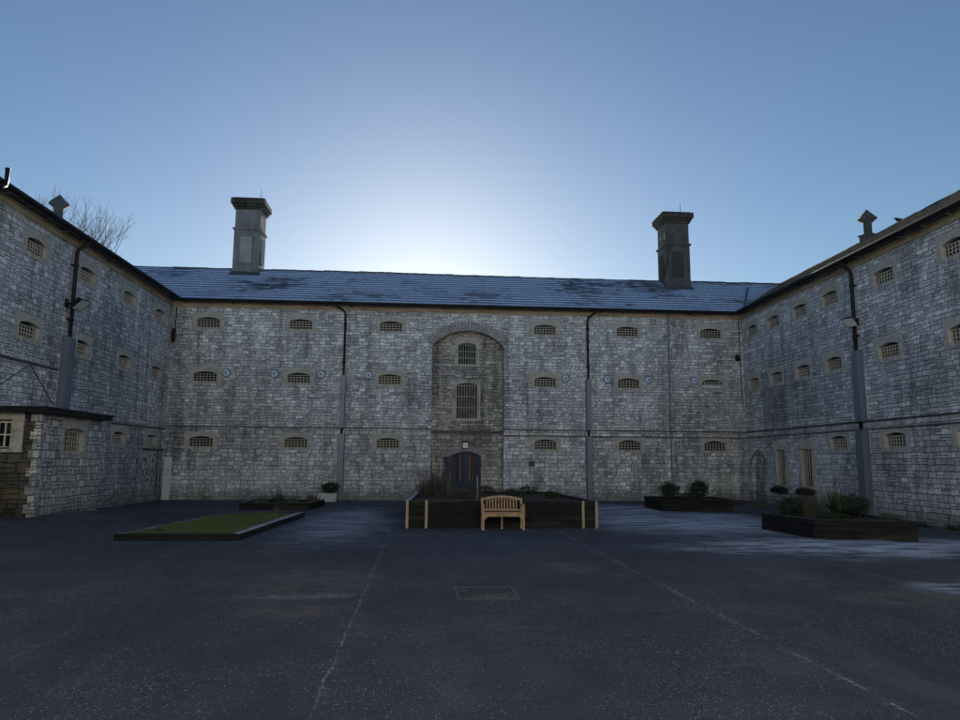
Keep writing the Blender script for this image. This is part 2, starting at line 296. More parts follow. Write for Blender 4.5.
# ------------------------------------------------------------------ mesh helpers
class MB:
    def __init__(s): s.v = []; s.f = []; s.mi = []; s.sm = []
    def add(s, vs, fs, mi=0, smooth=False):
        b = len(s.v); s.v += [tuple(p) for p in vs]
        for f in fs: s.f.append([b + i for i in f]); s.mi.append(mi); s.sm.append(smooth)
    def box(s, x0, x1, y0, y1, z0, z1, mi=0, bev=0):
        if bev:
            b = bev; P = []
            # chamfered box: eight corners, three vertices each
            for x, sx in ((x0, 1), (x1, -1)):
                for y, sy in ((y0, 1), (y1, -1)):
                    for z, sz in ((z0, 1), (z1, -1)):
                        P += [(x, y + sy * b, z + sz * b), (x + sx * b, y, z + sz * b), (x + sx * b, y + sy * b, z)]
            idx = lambda i, j, k, a: ((i * 2 + j) * 2 + k) * 3 + a
            F = [[idx(0, 0, 0, 0), idx(0, 0, 1, 0), idx(0, 1, 1, 0), idx(0, 1, 0, 0)], [idx(1, 0, 0, 0), idx(1, 1, 0, 0), idx(1, 1, 1, 0), idx(1, 0, 1, 0)],
                 [idx(0, 0, 0, 1), idx(1, 0, 0, 1), idx(1, 0, 1, 1), idx(0, 0, 1, 1)], [idx(0, 1, 0, 1), idx(0, 1, 1, 1), idx(1, 1, 1, 1), idx(1, 1, 0, 1)],
                 [idx(0, 0, 0, 2), idx(0, 1, 0, 2), idx(1, 1, 0, 2), idx(1, 0, 0, 2)], [idx(0, 0, 1, 2), idx(1, 0, 1, 2), idx(1, 1, 1, 2), idx(0, 1, 1, 2)]]
            for i in (0, 1):
                for j in (0, 1):
                    for k in (0, 1): F.append([idx(i, j, k, 0), idx(i, j, k, 1), idx(i, j, k, 2)])
            for a, b2 in ((0, 1), (0, 2), (1, 2)):
                for p in (0, 1):
                    for q in (0, 1):
                        if (a, b2) == (0, 1): F.append([idx(p, q, 0, 0), idx(p, q, 1, 0), idx(p, q, 1, 1), idx(p, q, 0, 1)])
                        if (a, b2) == (0, 2): F.append([idx(p, 0, q, 0), idx(p, 1, q, 0), idx(p, 1, q, 2), idx(p, 0, q, 2)])
                        if (a, b2) == (1, 2): F.append([idx(0, p, q, 1), idx(1, p, q, 1), idx(1, p, q, 2), idx(0, p, q, 2)])
            s.add(P, F, mi); return s
        s.add([(x0, y0, z0), (x1, y0, z0), (x1, y1, z0), (x0, y1, z0), (x0, y0, z1), (x1, y0, z1), (x1, y1, z1), (x0, y1, z1)],
              [[0, 3, 2, 1], [4, 5, 6, 7], [0, 1, 5, 4], [1, 2, 6, 5], [2, 3, 7, 6], [3, 0, 4, 7]], mi); return s
    def quad(s, a, b, c, d, mi=0): s.add([a, b, c, d], [[0, 1, 2, 3]], mi); return s
    def beam(s, p, q, w, h, mi=0):
        p, q = Vector(p), Vector(q); d = (q - p).normalized()
        a = d.cross(Vector((0, 0, 1)))
        if a.length < 1e-3: a = Vector((1, 0, 0))
        a.normalize(); b = a.cross(d).normalized(); a *= w / 2; b *= h / 2
        s.add([p - a - b, p + a - b, p + a + b, p - a + b, q - a - b, q + a - b, q + a + b, q - a + b],
              [[3, 2, 1, 0], [4, 5, 6, 7], [0, 1, 5, 4], [1, 2, 6, 5], [2, 3, 7, 6], [3, 0, 4, 7]], mi); return s
    def tube(s, pts, rad, n=8, mi=0, cap=True, smooth=True):
        pts = [Vector(p) for p in pts]
        if not isinstance(rad, (list, tuple)): rad = [rad] * len(pts)
        ring = []; prev = None
        for i, p in enumerate(pts):
            d = (pts[min(i + 1, len(pts) - 1)] - pts[max(i - 1, 0)]).normalized()
            a = prev - d * prev.dot(d) if prev is not None else d.orthogonal()
            if a.length < 1e-4: a = d.orthogonal()
            a.normalize(); prev = a; b = d.cross(a)
            ring.append([p + (a * math.cos(2 * PI * k / n) + b * math.sin(2 * PI * k / n)) * rad[i] for k in range(n)])
        vs = [v for r in ring for v in r]; fs = []
        for i in range(len(pts) - 1):
            for k in range(n): fs.append([i * n + k, i * n + (k + 1) % n, (i + 1) * n + (k + 1) % n, (i + 1) * n + k])
        if cap: fs += [list(range(n))[::-1], [(len(pts) - 1) * n + k for k in range(n)]]
        s.add(vs, fs, mi, smooth); return s
    def lathe(s, c, prof, n=16, mi=0, axis='z', rot=0.0, smooth=True):
        vs = []; fs = []
        for (r, h) in prof:
            for k in range(n):
                a = 2 * PI * k / n + rot; p = (r * math.cos(a), r * math.sin(a), h)
                if axis == 'y': p = (p[0], h, p[1])
                vs.append((c[0] + p[0], c[1] + p[1], c[2] + p[2]))
        for i in range(len(prof) - 1):
            for k in range(n): fs.append([i * n + k, i * n + (k + 1) % n, (i + 1) * n + (k + 1) % n, (i + 1) * n + k])
        fs += [list(range(n))[::-1], [(len(prof) - 1) * n + k for k in range(n)]]
        s.add(vs, fs, mi, smooth); return s
    def build(s, name, mats, parent=None, label=None):
        me = bpy.data.meshes.new(name); me.from_pydata(s.v, [], s.f)
        if not isinstance(mats, (list, tuple)): mats = [mats]
        for m in mats: me.materials.append(M[m] if isinstance(m, str) else m)
        me.polygons.foreach_set('material_index', s.mi); me.polygons.foreach_set('use_smooth', s.sm)
        me.update(); me.validate()
        o = bpy.data.objects.new(name, me); COL.objects.link(o)
        if parent: o.parent = parent
        if label: o['label'] = label
        return o

def tag(o, label=None, cat=None, group=None, kind=None):
    if label: o['label'] = label
    if cat: o['category'] = cat
    if group: o['group'] = group
    if kind: o['kind'] = kind
    return o
def thing(name, label, cat, loc=(0, 0, 0), rz=0.0, group=None):
    o = bpy.data.objects.new(name, None); COL.objects.link(o)
    o.empty_display_size = .3; o.location = loc; o.rotation_euler = (0, 0, rz)
    return tag(o, label, cat, group)
def dup(o, parent, loc):
    c = o.copy(); COL.objects.link(c); c.parent = parent; c.location = loc
    for ch in [k for k in bpy.data.objects if k.parent == o]:
        d = ch.copy(); COL.objects.link(d); d.parent = c
    return c

# ------------------------------------------------------------------ building helpers (local: X along wall, Y into the building, Z up)
def wall_face(mb, u0, u1, z0, z1, holes, y=0.0, mi=0):
    us = sorted({u0, u1} | {h[0] for h in holes} | {h[1] for h in holes}); zs = sorted({z0, z1} | {h[2] for h in holes} | {h[3] for h in holes})
    us = [u for u in us if u0 <= u <= u1]; zs = [z for z in zs if z0 <= z <= z1]
    for a, b in zip(us, us[1:]):
        for c, d in zip(zs, zs[1:]):
            cu, cz = (a + b) / 2, (c + d) / 2
            if any(h[0] < cu < h[1] and h[2] < cz < h[3] for h in holes): continue
            mb.quad((a, y, c), (b, y, c), (b, y, d), (a, y, d), mi)
def arch_pts(u0, u1, zs, za, n=12):
    w = (u1 - u0) / 2; h = za - zs; r = (w * w + h * h) / (2 * h); cz = za - r; cu = (u0 + u1) / 2
    a0 = math.asin(min(1, w / r))
    if h > w: a0 = PI - a0
    return [(cu + r * math.sin(-a0 + 2 * a0 * i / n), cz + r * math.cos(-a0 + 2 * a0 * i / n)) for i in range(n + 1)]
def arch_frame(mb, op, outer, yf, yb, mi=0):
    """flat surround between the outer rectangle and an arched opening, with its reveal"""
    u0, u1, z0, zs, za = op; U0, U1, Z0, Z1 = outer; A = arch_pts(u0, u1, zs, za)
    q = lambda a, b, c, d: mb.quad((a[0], yf, a[1]), (b[0], yf, b[1]), (c[0], yf, c[1]), (d[0], yf, d[1]), mi)
    q((U0, Z0), (u0, Z0), (u0, Z1), (U0, Z1)); q((u1, Z0), (U1, Z0), (U1, Z1), (u1, Z1)); q((u0, Z0), (u1, Z0), (u1, z0), (u0, z0))
    for a, b in zip(A, A[1:]): q(a, b, (b[0], Z1), (a[0], Z1))
    loop = [(u0, z0)] + A + [(u1, z0)]
    for a, b in zip(loop, loop[1:] + loop[:1]):
        mb.quad((a[0], yf, a[1]), (a[0], yb, a[1]), (b[0], yb, b[1]), (b[0], yf, b[1]), mi)
    O = [(U0, Z0), (U0, Z1), (U1, Z1), (U1, Z0)]
    for a, b in zip(O, O[1:] + O[:1]):
        mb.quad((a[0], yf, a[1]), (b[0], yf, b[1]), (b[0], yf + .06, b[1]), (a[0], yf + .06, a[1]), mi)
def lattice(mb, u0, u1, z0, z1, nx, nz, y, t=.024, arch=None):
    for i in range(nx + 1):
        u = u0 + (u1 - u0) * i / nx; tt = t * (1.3 if i in (0, nx) else 1); zt = z1
        if arch:
            A = arch
            for a, b in zip(A, A[1:]):
                if a[0] <= u <= b[0]: zt = a[1] + (b[1] - a[1]) * (u - a[0]) / (b[0] - a[0] + 1e-9) - .01
        mb.box(u - tt / 2, u + tt / 2, y - .015, y + .015, z0, zt)
    for k in range(nz + 1):
        z = z0 + (z1 - z0) * k / nz; mb.box(u0, u1, y - .012, y + .018, z - t / 2, z + t / 2)

def cell_window(parent, seed, mat='ashlar', w=1.05, h=.47, out=(.72, .345, .43), lat='lattice', deep=.13):
    """small barred cell window, origin at centre of its opening on the wall plane"""
    rnd = random.Random(seed)
    mb = MB(); op = (-w / 2, w / 2, -h / 2, h / 2 - .10, h / 2)
    arch_frame(mb, op, (-out[0], out[0], -out[1], out[2]), -.012, deep + .05)
    f = mb.build('window', mat, parent)
    l = MB(); zt = h / 2 - .105
    lattice(l, -w / 2 + .02, w / 2 - .02, -h / 2 + .02, zt, 7, 3, deep - .04, .022)
    l.build('lattice', lat, f)
    g = MB(); g.quad((-w / 2, deep + .02, -h / 2), (w / 2, deep + .02, -h / 2), (w / 2, deep + .02, h / 2), (-w / 2, deep + .02, h / 2))
    g.build('pane', 'glass', f)
    return f
WH = (.60, .62, .30, .32)   # half-hole cut in the wall behind a cell window surround
def whole(u, z): return (u - .6, u + .6, z - .29, z + .34)

def roof(parent, u0, u1, mat, depth=4.0, ze=8.93, over=.42, tan=.5859):
    mb = MB(); cosr = .8628; g = .36; n = int(math.ceil((depth + over) / cosr / g))
    sn = (-.505, .863)
    for i in range(n):
        y0 = -over + i * g * cosr; y1 = min(-over + (i + 1) * g * cosr, depth)
        if y0 >= depth: break
        z0 = ze + (y0 + over) * tan; z1 = ze + (y1 + over) * tan; t = .022
        a = (y0 + sn[0] * t, z0 + sn[1] * t)
        mb.quad((u0, a[0], a[1]), (u1, a[0], a[1]), (u1, y1, z1 + .002), (u0, y1, z1 + .002))
        mb.quad((u0, y0, z0), (u1, y0, z0), (u1, a[0], a[1]), (u0, a[0], a[1]))
    zr = ze + (depth + over) * tan
    mb.quad((u0, depth, zr), (u1, depth, zr), (u1, 2 * depth + over, ze), (u0, 2 * depth + over, ze))
    mb.quad((u0, -over, ze - .01), (u0, 2 * depth + over, ze - .01), (u1, 2 * depth + over, ze - .01), (u1, -over, ze - .01), 1)
    for u in (u0, u1): mb.add([(u, -over, ze), (u, 2 * depth + over, ze), (u, depth, zr)], [[0, 1, 2]], 1)
    r = mb.build('roof', [mat, 'soffit'], parent)
    k = MB(); L = u1 - u0; m = int(L / .45); rr_ = random.Random(4); zr0 = zr
    for i in range(m):
        zr = zr0 + rr_.uniform(-.012, .016) - .02 * math.sin(i * .13)
        a = u0 + L * i / m; b = u0 + L * (i + 1) / m - .012
        k.add([(a, depth - .14, zr - .05), (b, depth - .14, zr - .05), (b, depth, zr + .055), (a, depth, zr + .055), (b, depth + .14, zr - .05), (a, depth + .14, zr - .05)],
              [[0, 1, 2, 3], [3, 2, 4, 5], [0, 3, 5], [1, 4, 2]])
    k.build('ridge_tiles', 'lead', r)
    return r

def eaves(parent, u0, u1, e0=0.0, e1=0.0, step=1.05, dz=0.0):
    f = MB(); f.box(u0, u1, -.05, .02, 8.645, 8.86, 0); f.box(u0, u1, -.085, -.05, 8.80, 8.86, 0); f.build('fascia_board', 'fascia', parent)
    g = MB(); n = 8; prof = [(-.46 + .065 * math.cos(PI + PI * i / n) - .0, 8.925 + dz + .075 * math.sin(PI + PI * i / n)) for i in range(n + 1)]
    U0, U1 = u0 + e0, u1 + e1
    for a, b in zip(prof, prof[1:]): g.quad((U0, a[0], a[1]), (U1, a[0], a[1]), (U1, b[0], b[1]), (U0, b[0], b[1]))
    g.box(U0, U1, -.53, -.515, 8.915 + dz, 8.945 + dz); g.box(U0, U1, -.41, -.385, 8.82 + dz, 8.93 + dz)
    for U in (U0, U1): g.add([(U, p[0], p[1]) for p in prof], [list(range(n + 1))])
    g.build('gutter', 'black_iron', parent)
    s = MB(); k = int((u1 - u0) / step); s.beam((0, -.06, 8.80), (0, -.40, 8.89), .04, .04); first = s.build('gutter_bracket', 'soffit', parent)
    for i in range(k):
        u = u0 + (i + .5) * (u1 - u0) / k
        if i == 0: first.location = (u, 0, 0)
        else: dup(first, parent, (u, 0, 0))

def dark_backing(parent, rects, y=.5):
    pass

# ================================================================== SETTING: ground
def gz(x, y):
    sm = lambda t: max(0, min(1, t)) ** 2 * (3 - 2 * max(0, min(1, t)))
    return .27 * sm((-x - 7.6) / 2.3) * sm((28.5 - y) / 8.0)
xs = [-400, -150, -60, -30, -20] + [-14 + .5 * i for i in range(64)] + [20, 30, 60, 150, 400]
ys = [-300, -100, -40, -15, -5] + [0 + .5 * i for i in range(70)] + [37, 45, 60, 100, 250, 600]
g = MB(); V = [(x, y, gz(x, y)) for y in ys for x in xs]; nx = len(xs)
g.add(V, [[j * nx + i, j * nx + i + 1, (j + 1) * nx + i + 1, (j + 1) * nx + i] for j in range(len(ys) - 1) for i in range(nx - 1)], 0, True)
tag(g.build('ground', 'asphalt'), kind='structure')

# ================================================================== BACK BUILDING
D = 32.62
B = thing('prison_block', 'long grey stone block across the back of the yard with two rooftop chimneys', 'building', (0, D, 0))
XL, XR_ = -11.33, 15.40
COLX = [-9.72, -5.58, -1.47, 5.76, 9.74, 13.84]; ROWZ = [7.95, 5.47, 2.56]
holes = [whole(u, z) for u in COLX for z in ROWZ]
ra, rb, rz0, rza = .46, 3.81, 7.08, 7.83
holes.append((ra, rb, -.3, rza))
holes.append((4.97, 5.25, 1.57, 1.78))
w = MB(); wall_face(w, XL - .1, XR_ + .1, -.3, 8.95, holes)
A = arch_pts(ra, rb, rz0, rza, 24)
for a, b in zip(A, A[1:]): w.quad((a[0], 0, a[1]), (b[0], 0, b[1]), (b[0], 0, rza), (a[0], 0, rza))
RD = .45
loop = [(ra, -.3)] + A + [(rb, -.3)]
for a, b in zip(loop, loop[1:]): w.quad((a[0], 0, a[1]), (a[0], RD, a[1]), (b[0], RD, b[1]), (b[0], 0, b[1]), 1)
# rear and end walls close the block
w.quad((XL - 8, 8, -.3), (XR_ + 8, 8, -.3), (XR_ + 8, 8, 8.95), (XL - 8, 8, 8.95))
for u in (XL - 8, XR_ + 8): w.quad((u, .6, -.3), (u, 8, -.3), (u, 8, 8.95), (u, .6, 8.95))
bw = w.build('wall', ['stone_back', 'stone_recess'], B)
r_ = MB(); dh = (1.41, 2.82, -.3, 2.23); rh = [dh, (1.60, 2.62, 6.2, 7.4), (1.55, 2.68, 3.66, 5.45)]
wall_face(r_, ra, rb, -.3, rza, rh, RD)
Ad = arch_pts(1.42, 2.81, 2.02, 2.22, 12)
r_.quad((1.41, RD, -.3), (1.42, RD, -.3), (1.42, RD, 2.23), (1.41, RD, 2.23)); r_.quad((2.81, RD, -.3), (2.82, RD, -.3), (2.82, RD, 2.23), (2.81, RD, 2.23))
for a, b in zip(Ad, Ad[1:]): r_.quad((a[0], RD, a[1]), (b[0], RD, b[1]), (b[0], RD, 2.23), (a[0], RD, 2.23))
lp = [(1.42, -.3)] + Ad + [(2.81, -.3)]
for a, b in zip(lp, lp[1:]): r_.quad((a[0], RD, a[1]), (a[0], RD + .35, a[1]), (b[0], RD + .35, b[1]), (b[0], RD, b[1]))
r_.build('recess_wall', 'stone_recess', B)

# arch ring of voussoirs
def voussoirs(parent, A0, u0, u1, zs, za, depth, yf, n, mat='voussoir', name='arch_ring'):
    wd = (u1 - u0) / 2; h = za - zs; r = (wd * wd + h * h) / (2 * h); cz = za - r; cu = (u0 + u1) / 2; a0 = math.asin(wd / r) + A0
    mb = MB(); rn = random.Random(3)
    for i in range(n):
        t0 = -a0 + 2 * a0 * i / n + .006; t1 = -a0 + 2 * a0 * (i + 1) / n - .006; R1 = r + depth * rn.uniform(.86, 1.06); R0 = r + .004; y = yf - rn.uniform(0, .012)
        P = lambda R_, t, yy: (cu + R_ * math.sin(t), yy, cz + R_ * math.cos(t))
        mb.add([P(R0, t0, y), P(R0, t1, y), P(R1, t1, y), P(R1, t0, y), P(R0, t0, .05 + yf), P(R0, t1, .05 + yf), P(R1, t1, .05 + yf), P(R1, t0, .05 + yf)],
               [[0, 1, 2, 3], [0, 4, 5, 1], [1, 5, 6, 2], [2, 6, 7, 3], [3, 7, 4, 0]])
    return mb.build(name, mat, parent)
voussoirs(B, 0.0, ra, rb, rz0, rza, .42, -.018, 27)
voussoirs(B, 0.0, 1.42, 2.81, 2.02, 2.22, .26, RD - .012, 13, name='door_arch')

lab = {2: 'window with pale panes'}
for zi, z in enumerate(ROWZ):
    for ui, u in enumerate(COLX):
        if zi == 0 and ui == 0:
            w0 = cell_window(B, 1); w0.location = (u, 0, z); continue
        if zi == 1 and ui == 5:
            f = cell_window(B, 2, lat='frame_white'); f.location = (u, 0, z); f['label'] = 'cell window with glare painted as white lattice and strip'
            q = MB(); q.box(-.46, .46, .10, .125, -.16, -.03); q.build('glare_strip', 'lens', f); continue  # pale strip stands in for bright glare in the panes
        dup(w0, B, (u, 0, z))

# tall barred windows in the recess
def tall_window(parent, u0, u1, z0, zs, za, outer, ears, nx, nz, y0, loc=(0, 0, 0), lat='grey_bars'):
    mb = MB(); arch_frame(mb, (u0, u1, z0, zs, za), outer, y0 - .02, y0 + .22)
    if ears:
        e0, e1 = ears; mb.box(outer[0] - .14, outer[0] - .002, y0 - .02, y0 + .03, e0, e1); mb.box(outer[1] + .002, outer[1] + .14, y0 - .02, y0 + .03, e0, e1)
    mb.box(outer[0] - .04, outer[1] + .04, y0 - .075, y0 - .022, outer[2] - .02, outer[2] + .085)
    f = mb.build('window', 'ashlar', parent)
    l = MB(); lattice(l, u0 + .02, u1 - .02, z0 + .01, zs, nx, nz, y0 + .06, .022, arch_pts(u0, u1, zs, za)); l.build('bars', lat, f)
    g_ = MB(); g_.quad((u0, y0 + .2, z0), (u1, y0 + .2, z0), (u1, y0 + .2, za), (u0, y0 + .2, za)); g_.build('pane', 'glass', f)
    f.location = loc; return f
tall_window(B, 1.68, 2.55, 6.28, 7.22, 7.30, (1.52, 2.69, 6.19, 7.54), (7.0, 7.2), 7, 3, RD)['label'] = 'smaller upper barred window in the arched recess'
tall_window(B, 1.62, 2.63, 3.73, 5.28, 5.41, (1.44, 2.76, 3.64, 5.55), None, 8, 3, RD)['label'] = 'taller lower barred window in the arched recess'

# blue gates in the doorway
dr = MB(); yg = RD + .12
dr.box(1.44, 1.50, yg - .03, yg + .03, .02, 2.03); dr.box(2.73, 2.79, yg - .03, yg + .03, .02, 2.03); dr.box(2.07, 2.16, yg - .03, yg + .03, .02, 2.2)
for a, b in zip(Ad, Ad[1:]): dr.beam((a[0], yg, a[1] - .035), (b[0], yg, b[1] - .035), .05, .06)
for z in (.06, .75, 1.5): dr.box(1.5, 2.73, yg - .02, yg + .02, z, z + .06)
for i in range(18):
    u = 1.54 + i * (2.69 - 1.54) / 17; k = (u - 2.115) / .7
    dr.box(u - .011, u + .011, yg - .012, yg + .012, .05, 2.17 - .16 * k * k)
dr.box(1.50, 2.07, yg + .022, yg + .03, .08, .78); dr.box(2.16, 2.73, yg + .022, yg + .03, .08, .78)
dr.box(1.5, 1.70, yg + .022, yg + .03, .78, 2.02); dr.box(2.52, 2.73, yg + .022, yg + .03, .78, 2.02); dr.box(1.95, 2.07, yg + .022, yg + .03, .8, 2.15); dr.box(2.16, 2.22, yg + .022, yg + .03, .8, 2.15)
door = dr.build('gate', 'blue', B)
k = MB(); k.box(2.0, 2.07, yg - .06, yg - .03, 1.0, 1.14); k.build('lock', 'black_iron', door)
dw = MB(); yw = RD + .33
for (a, b) in ((1.80, 1.92), (2.24, 2.38), (2.42, 2.48)): dw.box(a, b, yw - .02, yw, .85, 2.1)
dw.box(2.24, 2.48, yw - .022, yw - .002, 1.45, 1.52)
dw.build('inner_door', 'door_wood', B)
dk = MB(); dk.quad((1.40, RD + .345, -.3), (2.83, RD + .345, -.3), (2.83, RD + .345, 2.3), (1.40, RD + .345, 2.3)); dk.build('door_interior', 'dark', B)
gl = MB()
for i in range(5): gl.tube([(1.05 + i * .075, RD - .28 + i * .05, .42), (1.05 + i * .075, RD - .28 + i * .05, 1.97 - .015 * (4 - i))], .014, 6)
for z in (.46, 1.12, 1.9): gl.beam((1.05, RD - .28, z), (1.36, RD - .07, z), .03, .04)
gl.box(1.03, 1.14, RD - .31, RD - .26, .95, 1.3)
gl.build('open_gate_leaf', 'blue', B)
st = MB(); st.box(1.25, 3.0, RD - .55, RD + .4, -.1, .16, 0, .02); st.box(1.15, 3.1, RD - .85, RD - .552, -.1, .07, 0, .02); st.build('door_step', 'ashlar', B)

# air brick
vb = MB(); vb.box(4.96, 5.26, .0, .06, 1.56, 1.79)
for i in range(4): vb.box(4.98, 5.24, -.02, .0, 1.585 + i * .05, 1.61 + i * .05)
vb.build('air_brick', 'lead', B)

# string courses
sc_ = MB()
for (a, b) in ((XL + .02, ra - .002), (rb + .002, XR_ - .02)): sc_.box(a, b, -.055, .02, 3.205, 3.255)
sc_.box(rb + .002, XR_ - .02, -.045, .02, 2.93, 2.975)
sc_.box(ra + .002, rb - .002, RD - .03, RD + .02, 3.02, 3.16)
sc_.build('string_course', 'lead', B)

# wall tie plates
for i, u in enumerate((-8.79, -6.66, -4.58, -2.43, 6.72, 8.72, 10.69, 12.96)):
    if i == 0:
        p = MB(); p.lathe((0, 0, 0), [(.165, -.012), (.165, -.03), (.13, -.045), (.05, -.05), (.045, -.08), (.02, -.085)], 20, axis='y')
        p0 = p.build('tie_plate', 'plate', B); p0.location = (u, 0, 5.645)
        q = MB(); q.lathe((0, 0, 0), [(.035, -.076), (.035, -.12)], 6, axis='y', smooth=False); q.build('tie_bolt', 'black_iron', p0)
        q = MB(); q.lathe((0, 0, 0), [(.20, 0), (.20, -.011)], 20, axis='y'); q.build('backing_ring', 'lead', p0)
    else: dup(p0, B, (u, 0, 5.645))

def downpipe(parent, u, ug, z_case, cw, z_gap=(3.22, 2.95), lw=None, r=.05, foot=0.0, shoe=True):
    m = MB(); top = 8.86
    m.tube([(ug, -.44, top), (ug + (u - ug) * .1, -.42, top - .1), (u + (ug - u) * .1, -.14, 8.55), (u, -.11, 8.42), (u, -.11, z_gap[1] - .1 if z_case else foot)], r, 10)
    z = 8.0
    while z > (z_case or .3):
        m.tube([(u, -.11, z - .05), (u, -.11, z + .05)], r * 1.3, 10); m.box(u - r * 2, u + r * 2, -.07, 0, z - .02, z + .02); z -= 1.8
    d = m.build('downpipe', 'black_iron', parent)
    if z_case:
        c = MB(); c.box(u - cw / 2, u + cw / 2, -.2, 0, z_gap[0], z_case, 0, .008); c.box(u - cw / 2 - .03, u - cw / 2, -.03, 0, z_gap[0], z_case); c.box(u + cw / 2, u + cw / 2 + .03, -.03, 0, z_gap[0], z_case)
        lw = lw or cw * 1.3; zz = z_gap[1]
        if foot is not None: c.box(u - lw / 2, u + lw / 2, -.22, 0, foot, zz, 0, .008); c.box(u - lw / 2 - .03, u + lw / 2 + .03, -.03, 0, foot, zz - .02)
        c.build('pipe_casing', 'casing', d)
    return d
downpipe(B, -3.55, -3.95, 5.62, .19, lw=.26)
downpipe(B, 7.78, 8.12, 5.62, .20, lw=.25)
m = MB(); m.tube([(11.72, -.4, 8.9), (11.72, -.07, 8.6), (11.69, -.06, 5.2), (11.69, -.06, .1)], .028, 8); m.build('thin_drainpipe', 'casing', B)
m = MB(); m.tube([(15.22, -.05, 8.6), (15.22, -.05, 5.4), (15.28, -.05, 4.2)], .02, 6); m.build('corner_cable', 'black_iron', B)
m = MB(); m.tube([(-11.12, -.05, 8.6), (-11.14, -.05, 7.6)], .02, 6); m.box(-11.25, -11.1, -.16, -.02, 7.0, 7.6); m.build('junction_box', 'black_iron', B)

eaves(B, XL + .0, XR_ - .0, .46, -.47)
# hidden returns of the roof run on over the wings to a common ridge
broof = roof(B, XL - 8.3, XR_ + 8.3, 'slate')
m = MB(); m.beam((15.72, .30, 9.39), (17.35, 3.2, 11.09), .10, .06); m.build('soil_pipe_flashing', 'lead', B)

def chimney(u, y, zb, zt, mat, panel, label):
    m = MB(); h = .65; w_ = h - .04
    m.box(u - h, u + h, y, y + 2 * h, zb - 1.0, zb + 2.35)
    c = m.build('chimney', mat, B, label)
    m = MB(); zb2 = zb + 2.35
    m.box(u - h - .07, u + h + .07, y - .07, y + 2 * h + .07, zb2, zb2 + .11, 0, .015)
    m.box(u - h + .02, u + h - .02, y + .02, y + 2 * h - .02, zb2 + .11, zt - .62)
    m.build('neck', mat, c)
    m = MB(); z = zt - .62
    for o_, t in ((.06, .12), (.13, .13), (.21, .30)):
        m.box(u - h - o_, u + h + o_, y - o_, y + 2 * h + o_, z, z + t - .003, 0, .02); z += t
    m.box(u - h - .1, u + h + .1, y - .1, y + 2 * h + .1, z, z + .05)
    m.build('cap', 'cap', c)
    # recessed panels framed by raised mouldings
    p = MB()
    for (a, b) in ((zb + .62, zb + 2.0),) + (((zb + .02, zb + .5),) if panel == 'cement_pale' else ()):
        for (U0, U1) in ((u - .33, u + .27),):
            p.quad((U0, y - .006, a), (U1, y - .006, a), (U1, y - .006, b), (U0, y - .006, b), 1 if a > zb + .5 else 0)
            for (q0, q1, q2, q3) in ((U0 - .04, U0, a, b), (U1, U1 + .04, a, b), (U0 - .04, U1 + .04, b, b + .05), (U0 - .04, U1 + .04, a - .04, a)): p.box(q0, q1, y - .04, y - .001, q2, q3)
    for sgn in (-1, 1):
        X = u + sgn * h; a, b = zb + .75, zb + 1.95; Y0, Y1 = y + .38, y + .95
        e = .006 * sgn; p.quad((X + e, Y0, a), (X + e, Y1, a), (X + e, Y1, b), (X + e, Y0, b), 1)
        for (q0, q1, q2, q3) in ((Y0 - .05, Y0, a, b), (Y1, Y1 + .05, a, b), (Y0 - .05, Y1 + .05, b, b + .05), (Y0 - .05, Y1 + .05, a - .05, a)): p.box(min(X + .001 * sgn, X + .04 * sgn), max(X + .001 * sgn, X + .04 * sgn), q0, q1, q2, q3)
    p.build('panel', [mat, panel], c)
    m = MB(); m.tube([(u + .45, y + h, zt - .1), (u + .45, y + h, zt + .75)], [.018, .009], 6); m.build('lightning_rod', 'black_iron', c)
    m = MB(); zb3 = 8.93 + (y + .42) * .5859
    m.add([(u - h - .16, y - .2, zb3 - .09), (u + h + .16, y - .2, zb3 - .09), (u + h + .03, y - .012, zb3 + .14), (u - h - .03, y - .012, zb3 + .14)], [[0, 1, 2, 3]])
    m.build('flashing', 'lead', c); return c
chimney(-9.03, 3.25, 11.06, 15.12, 'cement', 'cement_pale', 'left paler rendered chimney stack with a pale panel')
rc = chimney(13.42, 2.85, 10.85, 15.05, 'cement_dark', 'cap', 'right sooty dark chimney stack with pale patches where render has fallen')
m = MB(); r_n = random.Random(2)
for (yy, zz, a, b) in ((3.05, 13.75, .30, .22), (2.98, 12.6, .10, .55), (3.0, 11.3, .16, .16), (3.7, 13.8, .25, .14)):
    X = 13.42 - .65 - .008 + (.02 if zz > 13.3 else 0); pts = [(X, yy + a * .5 * math.cos(t * .7) * r_n.uniform(.6, 1.1), zz + b * math.sin(t * .7) * r_n.uniform(.6, 1.1)) for t in range(9)]
    m.add(pts, [list(range(9))])
m.build('bare_patches', 'cement_pale', rc)

# ================================================================== RIGHT WING
RW = thing('cell_wing', 'right hand stone cell wing with a sunlit roof edge and tall barred ground floor windows', 'building', (15.396, D, 0), -(PI / 2 + math.atan(.0249)))
LEN = 37.4
tw = [(2.87, 3.68), (5.02, 5.85)]
cols = [1.04, 3.22, 5.50, 7.76, 11.0, 14.28]
holes = [whole(u, z) for u in cols for z in ROWZ[:2]] + [whole(u, ROWZ[2]) for u in cols[3:]]
holes += [(a - .04, b + .04, .80, 2.42) for a, b in tw] + [(.45, 1.80, -.3, 2.24)]
w = MB(); wall_face(w, 0.01, LEN, -.3, 8.95, holes)
Ab = arch_pts(.45, 1.80, 1.62, 2.24, 16)
for a, b in zip(Ab, Ab[1:]): w.quad((a[0], 0, a[1]), (b[0], 0, b[1]), (b[0], 0, 2.24), (a[0], 0, 2.24))
lp = [(.45, -.3)] + Ab + [(1.80, -.3)]
